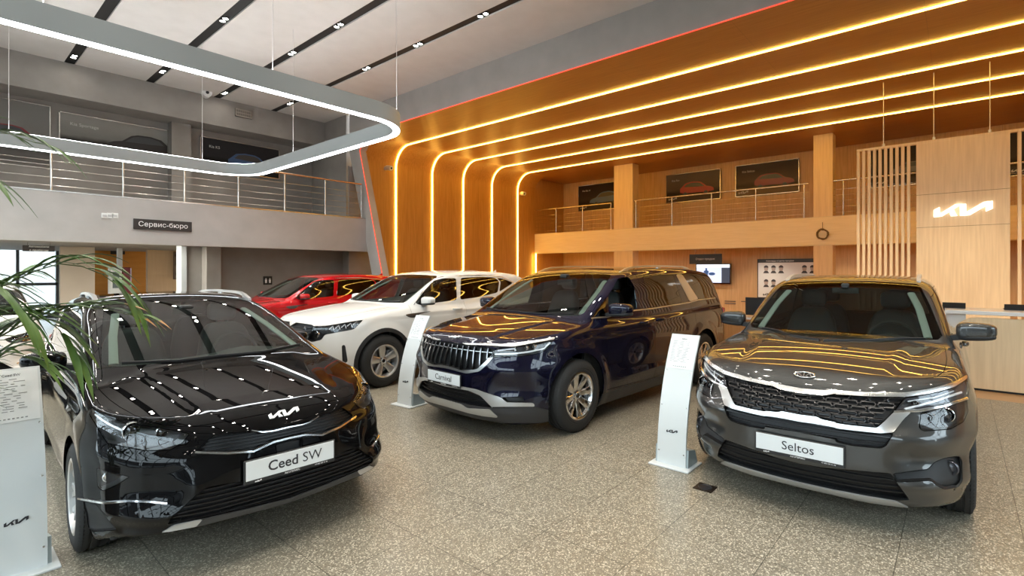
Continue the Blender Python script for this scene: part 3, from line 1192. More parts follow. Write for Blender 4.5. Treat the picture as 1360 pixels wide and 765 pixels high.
    cm.part('upper_intake', 'mid', MATS['grilledark'], car, push=(.04, 0, 0))
    cm.part('lower_intake', 'intake', MATS['grilledark'], car, push=(.05, 0, 0))
    g = cm.part('grille_surround', 'frame', MATS['satin'], car, gap=.001, inset=-.006)
    cm.part('skid_plate', 'skid', MATS['silverpaint'], car, inset=-.008, gap=0)
    cm.part('chrome_header_strip', 'strip', MATS['brightchrome'], car, gap=.001, inset=-.008)
    # grille cells, staggered
    mb = MB()
    p = .092; rows = 7
    for r in range(rows):
        z = .684 + r * .0305
        for k in range(-9, 10):
            y = (k + (r % 2) * .5) * p
            hx = [(y - p * .485, z), (y - p * .38, z + .0148), (y + p * .38, z + .0148), (y + p * .485, z), (y + p * .38, z - .0148), (y - p * .38, z - .0148)]
            ok = 0
            for q in hx:
                h = cm.hit(b.pf, q)
                if not h: ok = -9; break
                c = h[0].copy(); c.y = abs(c.y)
                if inpoly(gr, *pp.uv(c)): ok += 1
            if ok < 4: continue
            cen = cm.hit(b.pf, (y, z))[0]
            rim = []
            inner = []
            top = []
            for q in hx:
                c = cm.hit(b.pf, q)[0]
                rim.append(mb.bm.verts.new(c + Vector((.030, 0, 0))))
                top.append(mb.bm.verts.new(c + Vector((.004, 0, 0))))
            for q in hx:
                c = cm.hit(b.pf, (y + (q[0] - y) * .86, z + (q[1] - z) * .62))[0]
                inner.append(mb.bm.verts.new(c + Vector((.002 if q[1] >= z else .010, 0, 0))))
            deep = []
            for q in hx:
                c = cm.hit(b.pf, (y + (q[0] - y) * .78, z + (q[1] - z) * .45))[0]
                deep.append(mb.bm.verts.new(c + Vector((.022, 0, 0))))
            for i in range(6):
                j = (i + 1) % 6
                mb.bm.faces.new((rim[i], rim[j], top[j], top[i]))
                mb.bm.faces.new((top[i], top[j], inner[j], inner[i]))
                mb.bm.faces.new((inner[i], inner[j], deep[j], deep[i]))
            mb.bm.faces.new(deep)
    mb.build('grille_mesh', MATS['grillebar'], car, 25)
    b.bars('intake_bar', MATS['grillebar'], mid, pp, [[(0, z), (.62, z + .01)] for z in (.585, .625)], .010, .012, -.02)
    b.bars('lower_intake_bar', MATS['grillebar'], intake, pp, [[(0, z), (.72, z + .012)] for z in (.275, .315, .36, .405)], .010, .012, -.022)
    b.lamp('headlight', 'lamp_up', 'lamphouse', .05, drl=[(Z((*_R, [(420, 415), (600, 372), (770, 320)])), .014), (Z((*_R, [(440, 370), (600, 348), (720, 310)])), .008)], bowls=[(zp(*_R, [(470, 395)])[0], .02, .03)])
    b.lamp('low_beam_lamp', 'lamp_low', 'lampdark', .06, bowls=[(zp(*_R, [(655, 462)])[0], .042, .035), (zp(*_R, [(565, 470)])[0], .022, .03)])
    for sd in (1, -1):
        mb = MB()
        cm.strip(mb, pp, zp(*_R, [(345, 437), (500, 430), (640, 405), (782, 356)]), .020, .010, .0, step=6)
        for v in mb.bm.verts: v.co.y = abs(v.co.y) * sd
        mb.build('lamp_trim', MATS['chrome'], car, 40)
    for sd in (1, -1):
        h = cm.hit(pp, zp(*_R2, [(845, 355)])[0])
        c = h[0] + Vector((.042, 0, 0)); c.y = abs(c.y) * sd - .012 * sd
        mb = MB(); fn = lambda x, y, hh, c=c: (c.x - hh, c.y + x, c.z + y)
        mb.lathe([(.046, -.03), (.046, .003), (.040, .010), (.034, -.002), (.030, -.006), (.02, .002), (0, .005)], 28, fn)
        mb.build('fog_lamp', MATS['lamphouse'], car, 40)
        h = cm.hit(pp, zp(*_R2, [(845, 405)])[0])
    # lower bright plate under the fog lamp is body colour; parking sensor and tow cover
    mb = MB()
    for q in ((320, 580),):
        c, n = cm.hit(pp, zp(*_L, [q])[0]) if False else cm.hit(b.pf, (.47, .565))
        pass
    mb.bm.free()
    # oval emblem
    c, n = cm.hit(b.pf, (0, .928))
    n = Vector((n.x, 0, n.z)).normalized()
    e = MB()
    sect = []
    for k in range(40):
        a = 2 * PI * k / 40
        sect.append((.066 * math.cos(a), .033 * math.sin(a)))
    e.prism(sect, lambda x, y, t: (x, y, t), -.004, .004)
    ov = e.build('emblem', MATS['blackgloss'], car, 40)
    place(ov, Vector((c.x, 0, c.z)) + n * .002, (0, -1, 0), n.cross(Vector((0, -1, 0))))
    e = MB()
    e.tube([(.063 * math.cos(2 * PI * k / 40), .0305 * math.sin(2 * PI * k / 40), .004) for k in range(41)], .0048, 8, False)
    for (x0, y0), (x1, y1) in (((-.042, -.016), (-.042, .016)), ((-.040, 0), (-.018, .016)), ((-.034, 0), (-.014, -.016)), ((-.003, -.018), (-.003, .018)), ((.010, -.016), (.028, .016)), ((.028, .016), (.044, -.014))):
        d = Vector((x1 - x0, y1 - y0)).normalized(); nn = Vector((-d.y, d.x)) * .0035
        q = [(x0 + nn.x, y0 + nn.y), (x0 - nn.x, y0 - nn.y), (x1 - nn.x, y1 - nn.y), (x1 + nn.x, y1 + nn.y)]
        e.prism(q, lambda x, y, t: (x, y, t), .003, .0065)
    e.build('emblem_letters', MATS['chrome'], ov, 40)
    add_plate(car, -.905, .476, 'Seltos', -.0)
    add_interior(car, .56, 1.06, .84, 1.35, 2.25, wheel_side=-1, seat_z=.66, length=3.2, dash_len=.5)
    b.pillars([(.70, 1.14), (.63, 1.36), (.565, 1.49)])
    b.inner_arches()
    b.wheels((5, 'twin', 0, 0), .225, .215, MATS['alloy'], .79)
    for sd in (1, -1): add_mirror(car, .82, .935, 1.168, (.085, .125, .075), pn, sd)
    for x in (1.55, 2.50): b.handle(x, .985)
    b.rails(1.42, 2.95, .555, .52, 0, MATS['silverpaint'], .035)
    b.wiper(b.pf, [(-.62, 1.10), (-.3, 1.088), (.02, 1.078)])
    b.wiper(b.pf, [(0.05, 1.078), (.3, 1.085), (.60, 1.10)])
    mb = MB()   # mirror housing behind the glass and a rear view mirror
    mb.box((1.20, -.11, 1.43), (1.225, .11, 1.485), .008, 2); mb.box((1.17, -.03, 1.48), (1.25, .03, 1.53), .01)
    mb.build('rear_view_mirror', MATS['cabin2'], car, 40)
    b.under(-.42, 3.3, .70, .20)
    mb = MB()
    for y in (-.55, .55): mb.box((3.43, y - .12, .95), (3.50, y + .12, 1.05), .02, 2)
    mb.build('tail_light', MATS['redlamp'], car, 40)
    return b
# ================================================================== dark blue minivan (centre)
CARN = dict(O=(4.455, 3.914), yaw=-2.5, wb=3.07, R=.37, arch=.44, hw=.995, flare=.016,
    bounds=((-1.05, 4.34), 1.05, (.14, 1.82)),
    fp=[(.14, -.82), (.18, -.87), (.23, -.91), (.30, -.945), (.42, -.955), (.6, -.958), (.72, -.945), (.82, -.92), (.90, -.89), (.94, -.87), (.98, -.83), (1.02, -.75)],
    bz=(.5, .85), bowl=[(0, 0), (.3, .015), (.45, .05), (.6, .10), (.75, .19), (.85, .30), (.95, .48), (1.0, .6)],
    bowu=[(0, 0), (.3, .02), (.45, .05), (.6, .10), (.75, .20), (.85, .34), (.95, .55), (1.0, .7)],
    rp=[(.25, 4.10), (.5, 4.18), (.9, 4.20), (1.1, 4.16)], rbow=[(0, 0), (.6, .03), (.85, .12), (1.0, .35)],
    plan=[(-.95, .88), (-.5, .962), (0, .985), (1, .9925), (3, .9925), (3.8, .97), (4.2, .90)],
    sec=[(.14, -.10), (.2, -.06), (.3, -.03), (.45, -.008), (.6, -.002), (.75, 0), (.88, -.004), (.96, -.016), (1.04, -.035), (1.12, -.065), (1.2, -.10)],
    top=[(-.95, .93), (-.88, .955), (-.8, .98), (-.5, 1.035), (-.2, 1.08), (.1, 1.12), (.3, 1.142), (.6, 1.14), (1.5, 1.13), (3, 1.16), (4.1, 1.16)], crown=.065,
    ribs=[(.44, .60, -.84, .30, .014, .03)],
    crease=[(.3, 1.00, 4.0, 1.07, .010, .05), (.45, .42, 3.0, .46, .014, .08)],
    wsx=[(.9, -.24), (1.15, .17), (1.6, 1.02), (1.75, 1.30)], wsb=.16, wss=.48,
    gw=[(.3, .90), (1.3, .915), (3.0, .905), (4.2, .86)], tum=[(1.0, -.03), (1.12, 0), (1.3, .045), (1.6, .125), (1.72, .19)],
    roof=[(.7, 1.56), (.95, 1.62), (1.2, 1.66), (1.6, 1.695), (2.2, 1.715), (3.0, 1.71), (3.6, 1.675), (4.1, 1.60)], rc=.06,
    rgx=[(1.05, 4.16), (1.3, 4.10), (1.6, 3.90), (1.72, 3.76)], rgb=.12,
    bot=[(-1.0, .19), (-.6, .16), (3.4, .18), (4.2, .28)],
    undul=[(.70, .024, .06, .5), (.52, -.036, .08, .52)])
_A = (540, 420, 4.78); _B = (640, 420, 4.78); _D = (780, 340, 4.783)


def carnival():
    sp = CARN
    pn = paint('paint_navy', (.006, .006, .019), .35, .30)
    b = Build('car', sp, 'dark blue minivan with vertical chrome grille in the middle of the showroom', 'car', pn, -1)
    cm, pp, Z = b.cm, b.pp, b.px
    b.wheel_openings()
    fr = lambda c: c.x < .2
    hood = [(-.90, -.4), (-.895, .25), (-.86, .45), (-.80, .60), (-.66, .74), (-.40, .80), (0, .825), (.24, .84), (.22, .7), (.16, .4), (.14, -.4)]
    cm.cut('hood', smooth_poly(hood), b.pt, lambda c: c.z > .85)
    gr = Z((*_A, [(200, 150), (285, 165), (382, 184), (500, 196), (565, 210), (505, 285), (445, 338), (350, 345), (280, 320), (200, 305)]))
    frame = Z((*_A, [(200, 305), (280, 320), (350, 345), (445, 338), (505, 285), (572, 205), (598, 203), (520, 300), (462, 352), (380, 365), (280, 338), (200, 320)]))
    strip_ = Z((*_A, [(350, 171), (500, 176)]), (*_B, [(0, 171), (130, 180), (250, 168), (380, 150), (462, 134), (458, 150), (300, 178), (200, 196), (130, 194), (0, 186)]), (*_A, [(380, 184)]))
    lamp = Z((*_B, [(88, 207), (200, 197), (300, 180), (452, 152), (425, 203), (365, 236), (260, 255), (62, 262), (40, 268)]))
    intake = Z((*_A, [(200, 435), (250, 443), (400, 470), (470, 500), (540, 577), (400, 560), (250, 523), (200, 508)]))
    trim = Z((*_A, [(200, 418), (300, 435), (440, 462), (490, 480), (600, 515), (640, 548)]), (*_B, [(165, 546), (328, 549), (335, 572), (60, 574)]), (*_A, [(550, 582), (470, 502), (400, 472), (250, 445), (200, 437)]))
    mesh_ = Z((*_B, [(122, 516), (258, 510), (272, 542), (158, 545)]))
    lower = Z((*_A, [(-60, 460), (70, 482), (250, 525), (400, 562), (550, 582)]), (*_B, [(335, 572), (440, 600), (440, 680), (60, 680)]), (*_A, [(300, 660), (-60, 560)]))
    skid = Z((*_A, [(200, 515), (250, 528), (350, 556), (385, 583), (530, 588), (583, 640), (490, 630), (400, 612), (250, 568), (200, 552)]))
    cm.cut('lower', lower, pp, lambda c: c.x < -.25 and c.z < .45)
    cm.cut('intake', intake, pp, fr)
    cm.cut('trim', trim, pp, fr)
    cm.cut('fogmesh', mesh_, pp, fr)
    cm.cut('skid', skid, pp, fr)
    cm.cut('frame', frame, pp, fr)
    cm.cut('grille', gr, pp, fr)
    cm.cut('lamp', lamp, pp, lambda c: c.x < .3)
    cm.cut('strip', strip_, pp, lambda c: c.x < .3)
    ws = [(-.01, 1.16), (.45, 1.155), (.76, 1.16), (.795, 1.19), (.73, 1.43), (.665, 1.58), (.62, 1.605), (.3, 1.625), (-.01, 1.63)]
    cm.cut('windshield', ws, b.pf, lambda c: c.x > .0 and c.z > 1.12)
    # flank (side view lines measured from the photograph)
    fd = [(.52, .34), (1.60, .32), (1.575, 1.20), (1.45, 1.645), (1.10, 1.635), (.78, 1.52), (.40, 1.22), (.50, .95)]
    rd = [(1.60, .32), (2.52, .34), (2.62, .60), (2.80, .80), (2.80, 1.22), (2.56, 1.645), (1.45, 1.645), (1.575, 1.20)]
    for nm, P in (('fdoor', fd), ('rdoor', rd)):
        cm.cut(nm, P, b.ps, lambda c: c.y > .5, over=[None], facing=-.08)
    side_ok = lambda c: c.y > .5 and c.z > 1.05
    wq = Z((*_D, [(28, 388), (118, 262), (122, 384)]))
    w1 = Z((*_D, [(134, 255), (200, 138), (262, 133), (300, 200), (318, 338), (290, 342), (136, 378)]))
    w2 = Z((*_D, [(352, 126), (544, 118), (600, 290), (590, 298), (402, 330)]))
    w3 = Z((*_D, [(600, 114), (690, 104), (740, 135), (806, 262), (790, 268), (706, 274)]))
    cpil = Z((*_D, [(562, 116), (600, 114), (706, 274), (650, 290)]))
    for nm, P in (('cpillar', cpil), ('wq', wq), ('w1', w1), ('w2', w2), ('w3', w3)):
        cm.cut(nm, P, pp, side_ok, over=[None, 'fdoor', 'rdoor', 'cpillar'], facing=-.03)
    cm.cut('rearglass', [(-.01, 1.20), (.72, 1.20), (.62, 1.52), (-.01, 1.56)], b.pr, lambda c: c.x > 3.3 and c.z > 1.1)
    cm.cut('sill', [(.3, .05), (2.75, .05), (2.75, .30), (.3, .31)], b.ps, lambda c: c.y > .5, over=[None], facing=.5)
    cm.freeze()
    car = b.car
    cm.part('body_shell', None, pn, car)
    cm.part('hood', 'hood', pn, car)
    cm.part('windshield', 'windshield', MATS['screen_glass'], car, gap=0)
    cm.part('rear_window', 'rearglass', MATS['dark_glass'], car)
    cm.part('lower_bumper', 'lower', mat('claddinggrey', (.045, .045, .048), .45, .3), car)
    for sd in (1, -1):
        cm.part('front_door', 'fdoor', pn, car, sd); cm.part('sliding_door', 'rdoor', pn, car, sd)
        cm.part('door_corner_window', 'wq', MATS['dark_glass'], car, sd)
        if sd == 1: cm.part('side_window', 'w1', MATS['side_glass'], car, sd)
        cm.part('side_window', 'w2', MATS['dark_glass'], car, sd); cm.part('quarter_window', 'w3', MATS['dark_glass'], car, sd)
        cm.part('pillar_trim', 'cpillar', MATS['satin'], car, sd, inset=-.003)
        cm.part('sill_cover', 'sill', MATS['claddinggrey'], car, sd)
        cm.part('bumper_mesh', 'fogmesh', MATS['grilledark'], car, sd, push=(.03, 0, 0))
    cm.part('grille', 'grille', MATS['grilledark'], car, push=(.05, 0, 0))
    cm.part('lower_intake', 'intake', MATS['grilledark'], car, push=(.06, 0, 0))
    cm.part('grille_surround', 'frame', MATS['satin'], car, gap=.001, inset=-.008)
    cm.part('intake_surround', 'trim', MATS['silverpaint'], car, gap=.001, inset=-.012)
    cm.part('skid_plate', 'skid', MATS['silverpaint'], car, gap=.001, inset=-.012)
    cm.part('chrome_header_strip', 'strip', MATS['brightchrome'], car, gap=.001, inset=-.010)
    for sd in (1, -1):
        mb = MB(); cm.strip(mb, pp, Z((*_D, [(25, 396), (120, 388), (300, 346), (400, 336), (645, 296), (706, 279), (812, 266)])), .016, .006, 0, step=6)
        for v in mb.bm.verts: v.co.y = abs(v.co.y) * sd
        mb.build('belt_trim', MATS['satin'], car, 40)
    # wavy vertical grille bars
    def wave(y0):
        return [(y0 + .012 * math.sin((z - .60) * 15), z) for z in np.linspace(.60, .95, 22)]
    b.bars('grille_bar', mat('blackchrome', (.22, .22, .23), .14, 1), gr, pp, [wave(y0) for y0 in np.arange(.039, .62, .078)], .020, .028, -.028)
    b.bars('grille_cross_bar', MATS['satin'], gr, pp, [[(0, .865), (.62, .862)]], .008, .010, -.02)
    b.bars('lower_intake_bar', MATS['grillebar'], intake, pp, [[(0, z), (.7, z + .01)] for z in (.29, .335, .38, .425)], .010, .014, -.03)
    b.lamp('headlight', 'lamp', 'lampdark', .05, bowls=[(zp(*_B, [(262, 202)])[0], .022, .03), (zp(*_B, [(312, 196)])[0], .022, .03)],
           drl=[(Z((*_B, [(96, 214), (206, 202), (214, 218)])), .020), (Z((*_B, [(80, 240), (200, 238), (300, 226), (400, 205), (436, 165)])), .016)])
    b.emblem(zp(*_A, [(298, 130)])[0], pp, .036, 'inkwhite')
    add_plate(car, -.972, .557, 'Carnival')
    add_interior(car, .22, 1.11, .94, 1.20, [2.15, 3.0], wheel_side=-1, seat_z=.78, length=3.9, dash_len=.62)
    b.pillars([(.78, 1.21), (.72, 1.43), (.655, 1.57)])
    b.inner_arches()
    b.wheels((8, 'blade', .052, .088), .238, .235, MATS['alloybright'], .885, name='carn')
    for sd in (1, -1): add_mirror(car, .66, 1.065, 1.222, (.10, .13, .078), pn, sd)
    b.handle(1.33, 1.028); b.handle(1.78, 1.04)
    b.rails(-.0 + .98, 1.62 - .06, .66, .66, 0, MATS['satin'], .035) if False else None
    b.rails(1.28, 3.35, .665, .64, 0, MATS['satin'], .045)
    b.wiper(b.pf, [(-.70, 1.175), (-.35, 1.16), (.02, 1.16)])
    b.wiper(b.pf, [(0.0, 1.165), (.4, 1.16), (.70, 1.175)])
    mb = MB(); mb.box((1.02, -.12, 1.47), (1.06, .12, 1.54), .01, 2); mb.box((.98, -.05, 1.54), (1.08, .05, 1.61), .01)
    mb.build('rear_view_mirror', MATS['cabin2'], car, 40)
    b.under(-.45, 3.9, .78, .20)
    mb = MB(); mb.box((4.10, -.98 + .12, .92), (4.19, -.98 + .30, 1.06), .02, 2); mb.build('tail_light', MATS['redlamp'], car, 40)
    mb = MB(); mb.box((4.10, .98 - .12, .92), (4.19, .98 - .30, 1.06), .02, 2); mb.build('tail_light', MATS['redlamp'], car, 40)
    return b


# ================================================================== white SUV, reused for the red one
SOR = dict(O=(4.3, 7.1), yaw=0.0, wb=2.815, R=.37, arch=.415, hw=.95, flare=.018,
    bounds=((-1.05, 3.98), 1.0, (.14, 1.80)),
    fp=[(.14, -.80), (.2, -.88), (.26, -.92), (.35, -.945), (.5, -.957), (.7, -.95), (.84, -.93), (.92, -.895), (.97, -.85), (1.01, -.77)],
    bz=(.5, .85), bowl=[(0, 0), (.3, .015), (.45, .045), (.6, .09), (.72, .16), (.82, .26), (.9, .42), (.95, .55)],
    bowu=[(0, 0), (.3, .02), (.45, .05), (.6, .10), (.72, .18), (.82, .30), (.9, .46), (.95, .6)],
    rp=[(.25, 3.74), (.5, 3.82), (.9, 3.83), (1.1, 3.80)], rbow=[(0, 0), (.6, .03), (.8, .12), (.95, .35)],
    plan=[(-.95, .86), (-.5, .93), (0, .945), (1, .95), (2.6, .95), (3.3, .92), (3.8, .85)],
    sec=[(.14, -.09), (.2, -.05), (.3, -.02), (.45, -.004), (.6, 0), (.75, -.002), (.86, -.004), (.93, -.01), (1.0, -.028), (1.08, -.05), (1.16, -.08)],
    top=[(-.95, .945), (-.86, .97), (-.75, 1.0), (-.4, 1.055), (0, 1.11), (.3, 1.14), (.5, 1.15), (.8, 1.145), (1.5, 1.135), (3.0, 1.16), (3.8, 1.15)], crown=.06,
    ribs=[(.44, .56, -.80, .45, .014, .03), (.60, .70, -.80, .40, -.008, .03)],
    crease=[(-.3, .99, 3.6, 1.05, .012, .05), (.5, .42, 2.4, .46, .014, .08)],
    wsx=[(.9, -.05), (1.15, .36), (1.58, 1.18), (1.7, 1.40)], wsb=.16, wss=.47,
    gw=[(.3, .86), (1.3, .868), (2.6, .86), (3.8, .80)], tum=[(1.0, -.03), (1.12, 0), (1.3, .05), (1.56, .125), (1.68, .19)],
    roof=[(.9, 1.53), (1.15, 1.585), (1.4, 1.63), (1.8, 1.662), (2.3, 1.668), (2.9, 1.64), (3.5, 1.56)], rc=.07,
    rgx=[(1.05, 3.78), (1.3, 3.70), (1.55, 3.40), (1.65, 3.2)], rgb=.12,
    bot=[(-1.0, .20), (-.6, .18), (3.2, .20), (3.8, .32)])
_F = (380, 350, 4.5); _G = (500, 350, 5.1)


def sorento(name, label, pn, O, scale=1.0, plate=None, pos=None):
    sp = SOR
    b = Build('car', sp, label, 'car', pn, -1)
    cm, pp, Z = b.cm, b.pp, b.px
    sp_low = lambda c: c.y > .3 and c.z < 1.1
    b.wheel_openings(clad=.055)
    fr = lambda c: c.x < .2
    hood = [(-.86, -.4), (-.855, .25), (-.82, .45), (-.74, .62), (-.60, .74), (-.36, .79), (0, .80), (.44, .81), (.42, .7), (.36, .4), (.34, -.4)]
    cm.cut('hood', smooth_poly(hood), b.pt, lambda c: c.z > .85)
    lamp = Z((*_F, [(52, 374), (110, 374), (240, 372), (462, 336), (405, 393), (230, 425), (212, 456), (150, 470), (110, 445), (80, 410)]))
    slit = Z((*_F, [(333, 490), (352, 486), (368, 588), (338, 600)]))
    vent = Z((*_G, [(193, 347), (230, 340), (372, 322), (290, 342), (268, 366), (225, 366)]))
    cm.cut('lamp', lamp, pp, lambda c: c.x < .3)
    cm.cut('slit', slit, pp, lambda c: c.x < .2)
    cm.cut('vent', vent, pp, lambda c: c.y > .6)
    cm.cut('grille', smooth_poly([(-.01, .93), (.40, .925), (.52, .91), (.50, .80), (.44, .70), (-.01, .68)]), b.pf, fr)
    cm.cut('intake', smooth_poly([(-.01, .44), (.50, .46), (.62, .44), (.56, .28), (-.01, .27)]), b.pf, fr)
    ws = [(-.01, 1.165), (.45, 1.16), (.73, 1.165), (.765, 1.19), (.70, 1.40), (.635, 1.545), (.58, 1.57), (.3, 1.585), (-.01, 1.59)]
    cm.cut('windshield', ws, b.pf, lambda c: c.x > .2 and c.z > 1.13)
    fd = [(.52, .36), (1.62, .35), (1.62, 1.60), (1.30, 1.60), (.95, 1.46), (.50, 1.18), (.49, .9)]
    rd = [(1.62, .35), (2.36, .37), (2.46, .66), (2.66, .90), (2.66, 1.20), (2.50, 1.58), (1.62, 1.60)]
    for nm, P in (('fdoor', fd), ('rdoor', rd)):
        cm.cut(nm, P, b.ps, lambda c: c.y > .5, over=[None], facing=-.08)
    side_ok = lambda c: c.y > .5 and c.z > 1.05
    w1 = Z((*_G, [(262, 268), (318, 190), (385, 116), (450, 100), (540, 100), (545, 246), (420, 262), (300, 282)]))
    w2 = Z((*_G, [(572, 97), (720, 90), (800, 95), (832, 120), (822, 196), (700, 225), (568, 244)]))
    w3 = Z((*_G, [(812, 97), (850, 100), (925, 130), (832, 192), (842, 122)]))
    for nm, P in (('w1', w1), ('w2', w2), ('w3', w3)):
        cm.cut(nm, P, pp, side_ok, over=[None, 'fdoor', 'rdoor', 'cpillar'], facing=-.03)
    cm.cut('rearglass', [(-.01, 1.20), (.66, 1.20), (.56, 1.48), (-.01, 1.52)], b.pr, lambda c: c.x > 3.0 and c.z > 1.1)
    cm.freeze()
    car = b.car
    cm.part('body_shell', None, pn, car)
    cm.part('hood', 'hood', pn, car)
    cm.part('windshield', 'windshield', MATS['screen_glass'], car, gap=0)
    cm.part('rear_window', 'rearglass', MATS['dark_glass'], car)
    for sd in (1, -1):
        cm.part('front_door', 'fdoor', pn, car, sd); cm.part('rear_door', 'rdoor', pn, car, sd)
        cm.part('side_window', 'w1', MATS['side_glass'], car, sd); cm.part('side_window', 'w2', MATS['dark_glass'], car, sd); cm.part('quarter_window', 'w3', MATS['dark_glass'], car, sd)
        cm.part('arch_cladding', 'cladding', MATS['blackplastic'], car, sd, inset=-.006)
        cm.part('bumper_slot', 'slit', MATS['blackplastic'], car, sd, push=(.02, 0, 0))
        cm.part('fender_vent', 'vent', MATS['darkmetal'], car, sd, inset=-.006)
        mb = MB()
        h = [cm.hit(pp, p) for p in Z((*_G, [(252, 280), (305, 200), (378, 108), (440, 92), (560, 84), (720, 80), (850, 92), (930, 128)]))]
        secs = []
        pts = [x for x in h if x]
        for i, (c, n) in enumerate(pts):
            secs.append([Vector((c.x, abs(c.y) * sd, c.z)) + Vector((0, n.y * sd * .004 if False else .004 * sd, dz)) for dz in (-.009, .009)] + [Vector((c.x, abs(c.y) * sd - .004 * sd, c.z + dz)) for dz in (.009, -.009)])
        mb.loft(secs)
        mb.build('window_trim', MATS['chrome'], car, 40)
    cm.part('grille', 'grille', MATS['grilledark'], car, push=(.04, 0, 0))
    cm.part('lower_intake', 'intake', MATS['grilledark'], car, push=(.05, 0, 0))
    def keep(poly): return poly
    mb = MB()
    for z in (.72, .76, .80, .84, .88): cm.strip(mb, b.pf, [(-.46, z), (.46, z)], .012, .012, -.02)
    mb.build('grille_bar', MATS['grillebar'], car, 40)
    b.lamp('headlight', 'lamp', 'lampdark', .05, bowls=[(zp(*_F, [(165, 425)])[0], .05, .035), (zp(*_F, [(95, 392)])[0], .03, .03)],
           drl=[(Z((*_F, [(x, y), (x + 22, y - 20), (x + 30, y + 5)])), .014) for x, y in ((255, 392), (292, 388), (330, 382), (366, 374), (402, 364))])
    add_plate(car, -.972, .56, '', small=False)
    add_interior(car, .40, 1.11, .90, 1.25, 2.25, wheel_side=-1, seat_z=.74, length=3.5, dash_len=.58)
    b.pillars([(.75, 1.20), (.69, 1.40), (.625, 1.535)])
    b.inner_arches()
    b.wheels((5, 'blade', .072, .118), .232, .235, MATS['alloy'], .845, name='sor')
    mm = pn
    for sd in (1, -1): add_mirror(car, .76, .985, 1.195, (.09, .105, .066), pn, sd)
    b.handle(1.42, 1.035); b.handle(2.45, 1.055)
    b.wiper(b.pf, [(-.66, 1.18), (-.33, 1.165), (.02, 1.165)])
    b.wiper(b.pf, [(0.0, 1.17), (.36, 1.165), (.66, 1.18)])
    mb = MB()
    secs = [[(3.18 + .16 * u, w * s1, 1.60 - .02 * u + hh) for w, hh in ((-.03, 0), (0, .10 * u), (.03, 0))] for s1, u in ((1, 0.05), (1, .5), (.7, 1.0))]
    mb.loft(secs)
    mb.build('roof_antenna', pn, car, 40)
    b.under(-.45, 3.5, .74, .21)
    for sd in (1, -1):
        mb = MB(); mb.box((3.70, sd * .62, .98), (3.80, sd * .84, 1.10), .02, 2); mb.build('tail_light', MATS['redlamp'], car, 40)
    if pos: car.location = (pos[0], pos[1], 0)
    if scale != 1: car.scale = (scale, scale, scale)
    return b


# ================================================================== black estate car (left)
CEED = dict(O=(1.465, 3.90), yaw=87.0, wb=2.65, R=.318, arch=.352, hw=.90, flare=.014,
    bounds=((-1.02, 3.82), .95, (.10, 1.52)),
    fp=[(.11, -.82), (.15, -.87), (.20, -.90), (.28, -.922), (.40, -.935), (.52, -.935), (.62, -.925), (.70, -.905), (.75, -.885), (.79, -.855), (.83, -.80)],
    bz=(.45, .75), bowl=[(0, 0), (.3, .015), (.45, .035), (.6, .09), (.7, .17), (.8, .31), (.88, .48), (.95, .65)],
    bowu=[(0, 0), (.3, .025), (.45, .075), (.55, .13), (.65, .21), (.75, .33), (.85, .50), (.92, .68)],
    rp=[(.2, 3.54), (.45, 3.66), (.8, 3.66), (.98, 3.60)], rbow=[(0, 0), (.55, .03), (.75, .12), (.9, .35)],
    plan=[(-.95, .79), (-.5, .858), (0, .89), (1.3, .90), (2.65, .895), (3.3, .85), (3.7, .76)],
    sec=[(.10, -.08), (.18, -.045), (.28, -.018), (.42, -.002), (.55, 0), (.66, -.003), (.74, -.010), (.82, -.022), (.90, -.045), (.98, -.08)],
    top=[(-.92, .775), (-.85, .80), (-.75, .832), (-.5, .885), (-.2, .935), (.1, .975), (.35, 1.0), (.6, 1.0), (1.5, .985), (2.6, 1.0), (3.6, .99)], crown=.085,
    ribs=[(.36, .60, -.95, .60, .010, .07)],
    crease=[(-.2, .74, 3.3, .86, .012, .05), (.5, .34, 2.2, .38, .014, .07)],
    wsx=[(.85, -.19), (1.0, .265), (1.38, 1.416), (1.46, 1.66)], wsb=.16, wss=.33,
    gw=[(.3, .79), (1.3, .80), (2.6, .79), (3.6, .74)], tum=[(.9, -.03), (.98, 0), (1.15, .05), (1.36, .135), (1.46, .19)],
    roof=[(1.0, 1.34), (1.25, 1.378), (1.5, 1.408), (1.9, 1.435), (2.4, 1.435), (3.0, 1.405), (3.5, 1.34)], rc=.08,
    rgx=[(.95, 3.58), (1.15, 3.46), (1.36, 3.18), (1.45, 3.0)], rgb=.12,
    bot=[(-1.0, .28), (-.80, .275), (-.62, .25), (-.46, .20), (-.34, .16), (3.2, .16), (3.7, .24)], k_belt=.012,
    undul=[(.655, .020, .045, .40), (.50, -.034, .07, .46), (.375, .022, .03, .46), (.31, -.015, .03, .48)])
_H = (50, 470, 2.832); _I = (220, 500, 3.644); _J = (360, 460, 3.824)


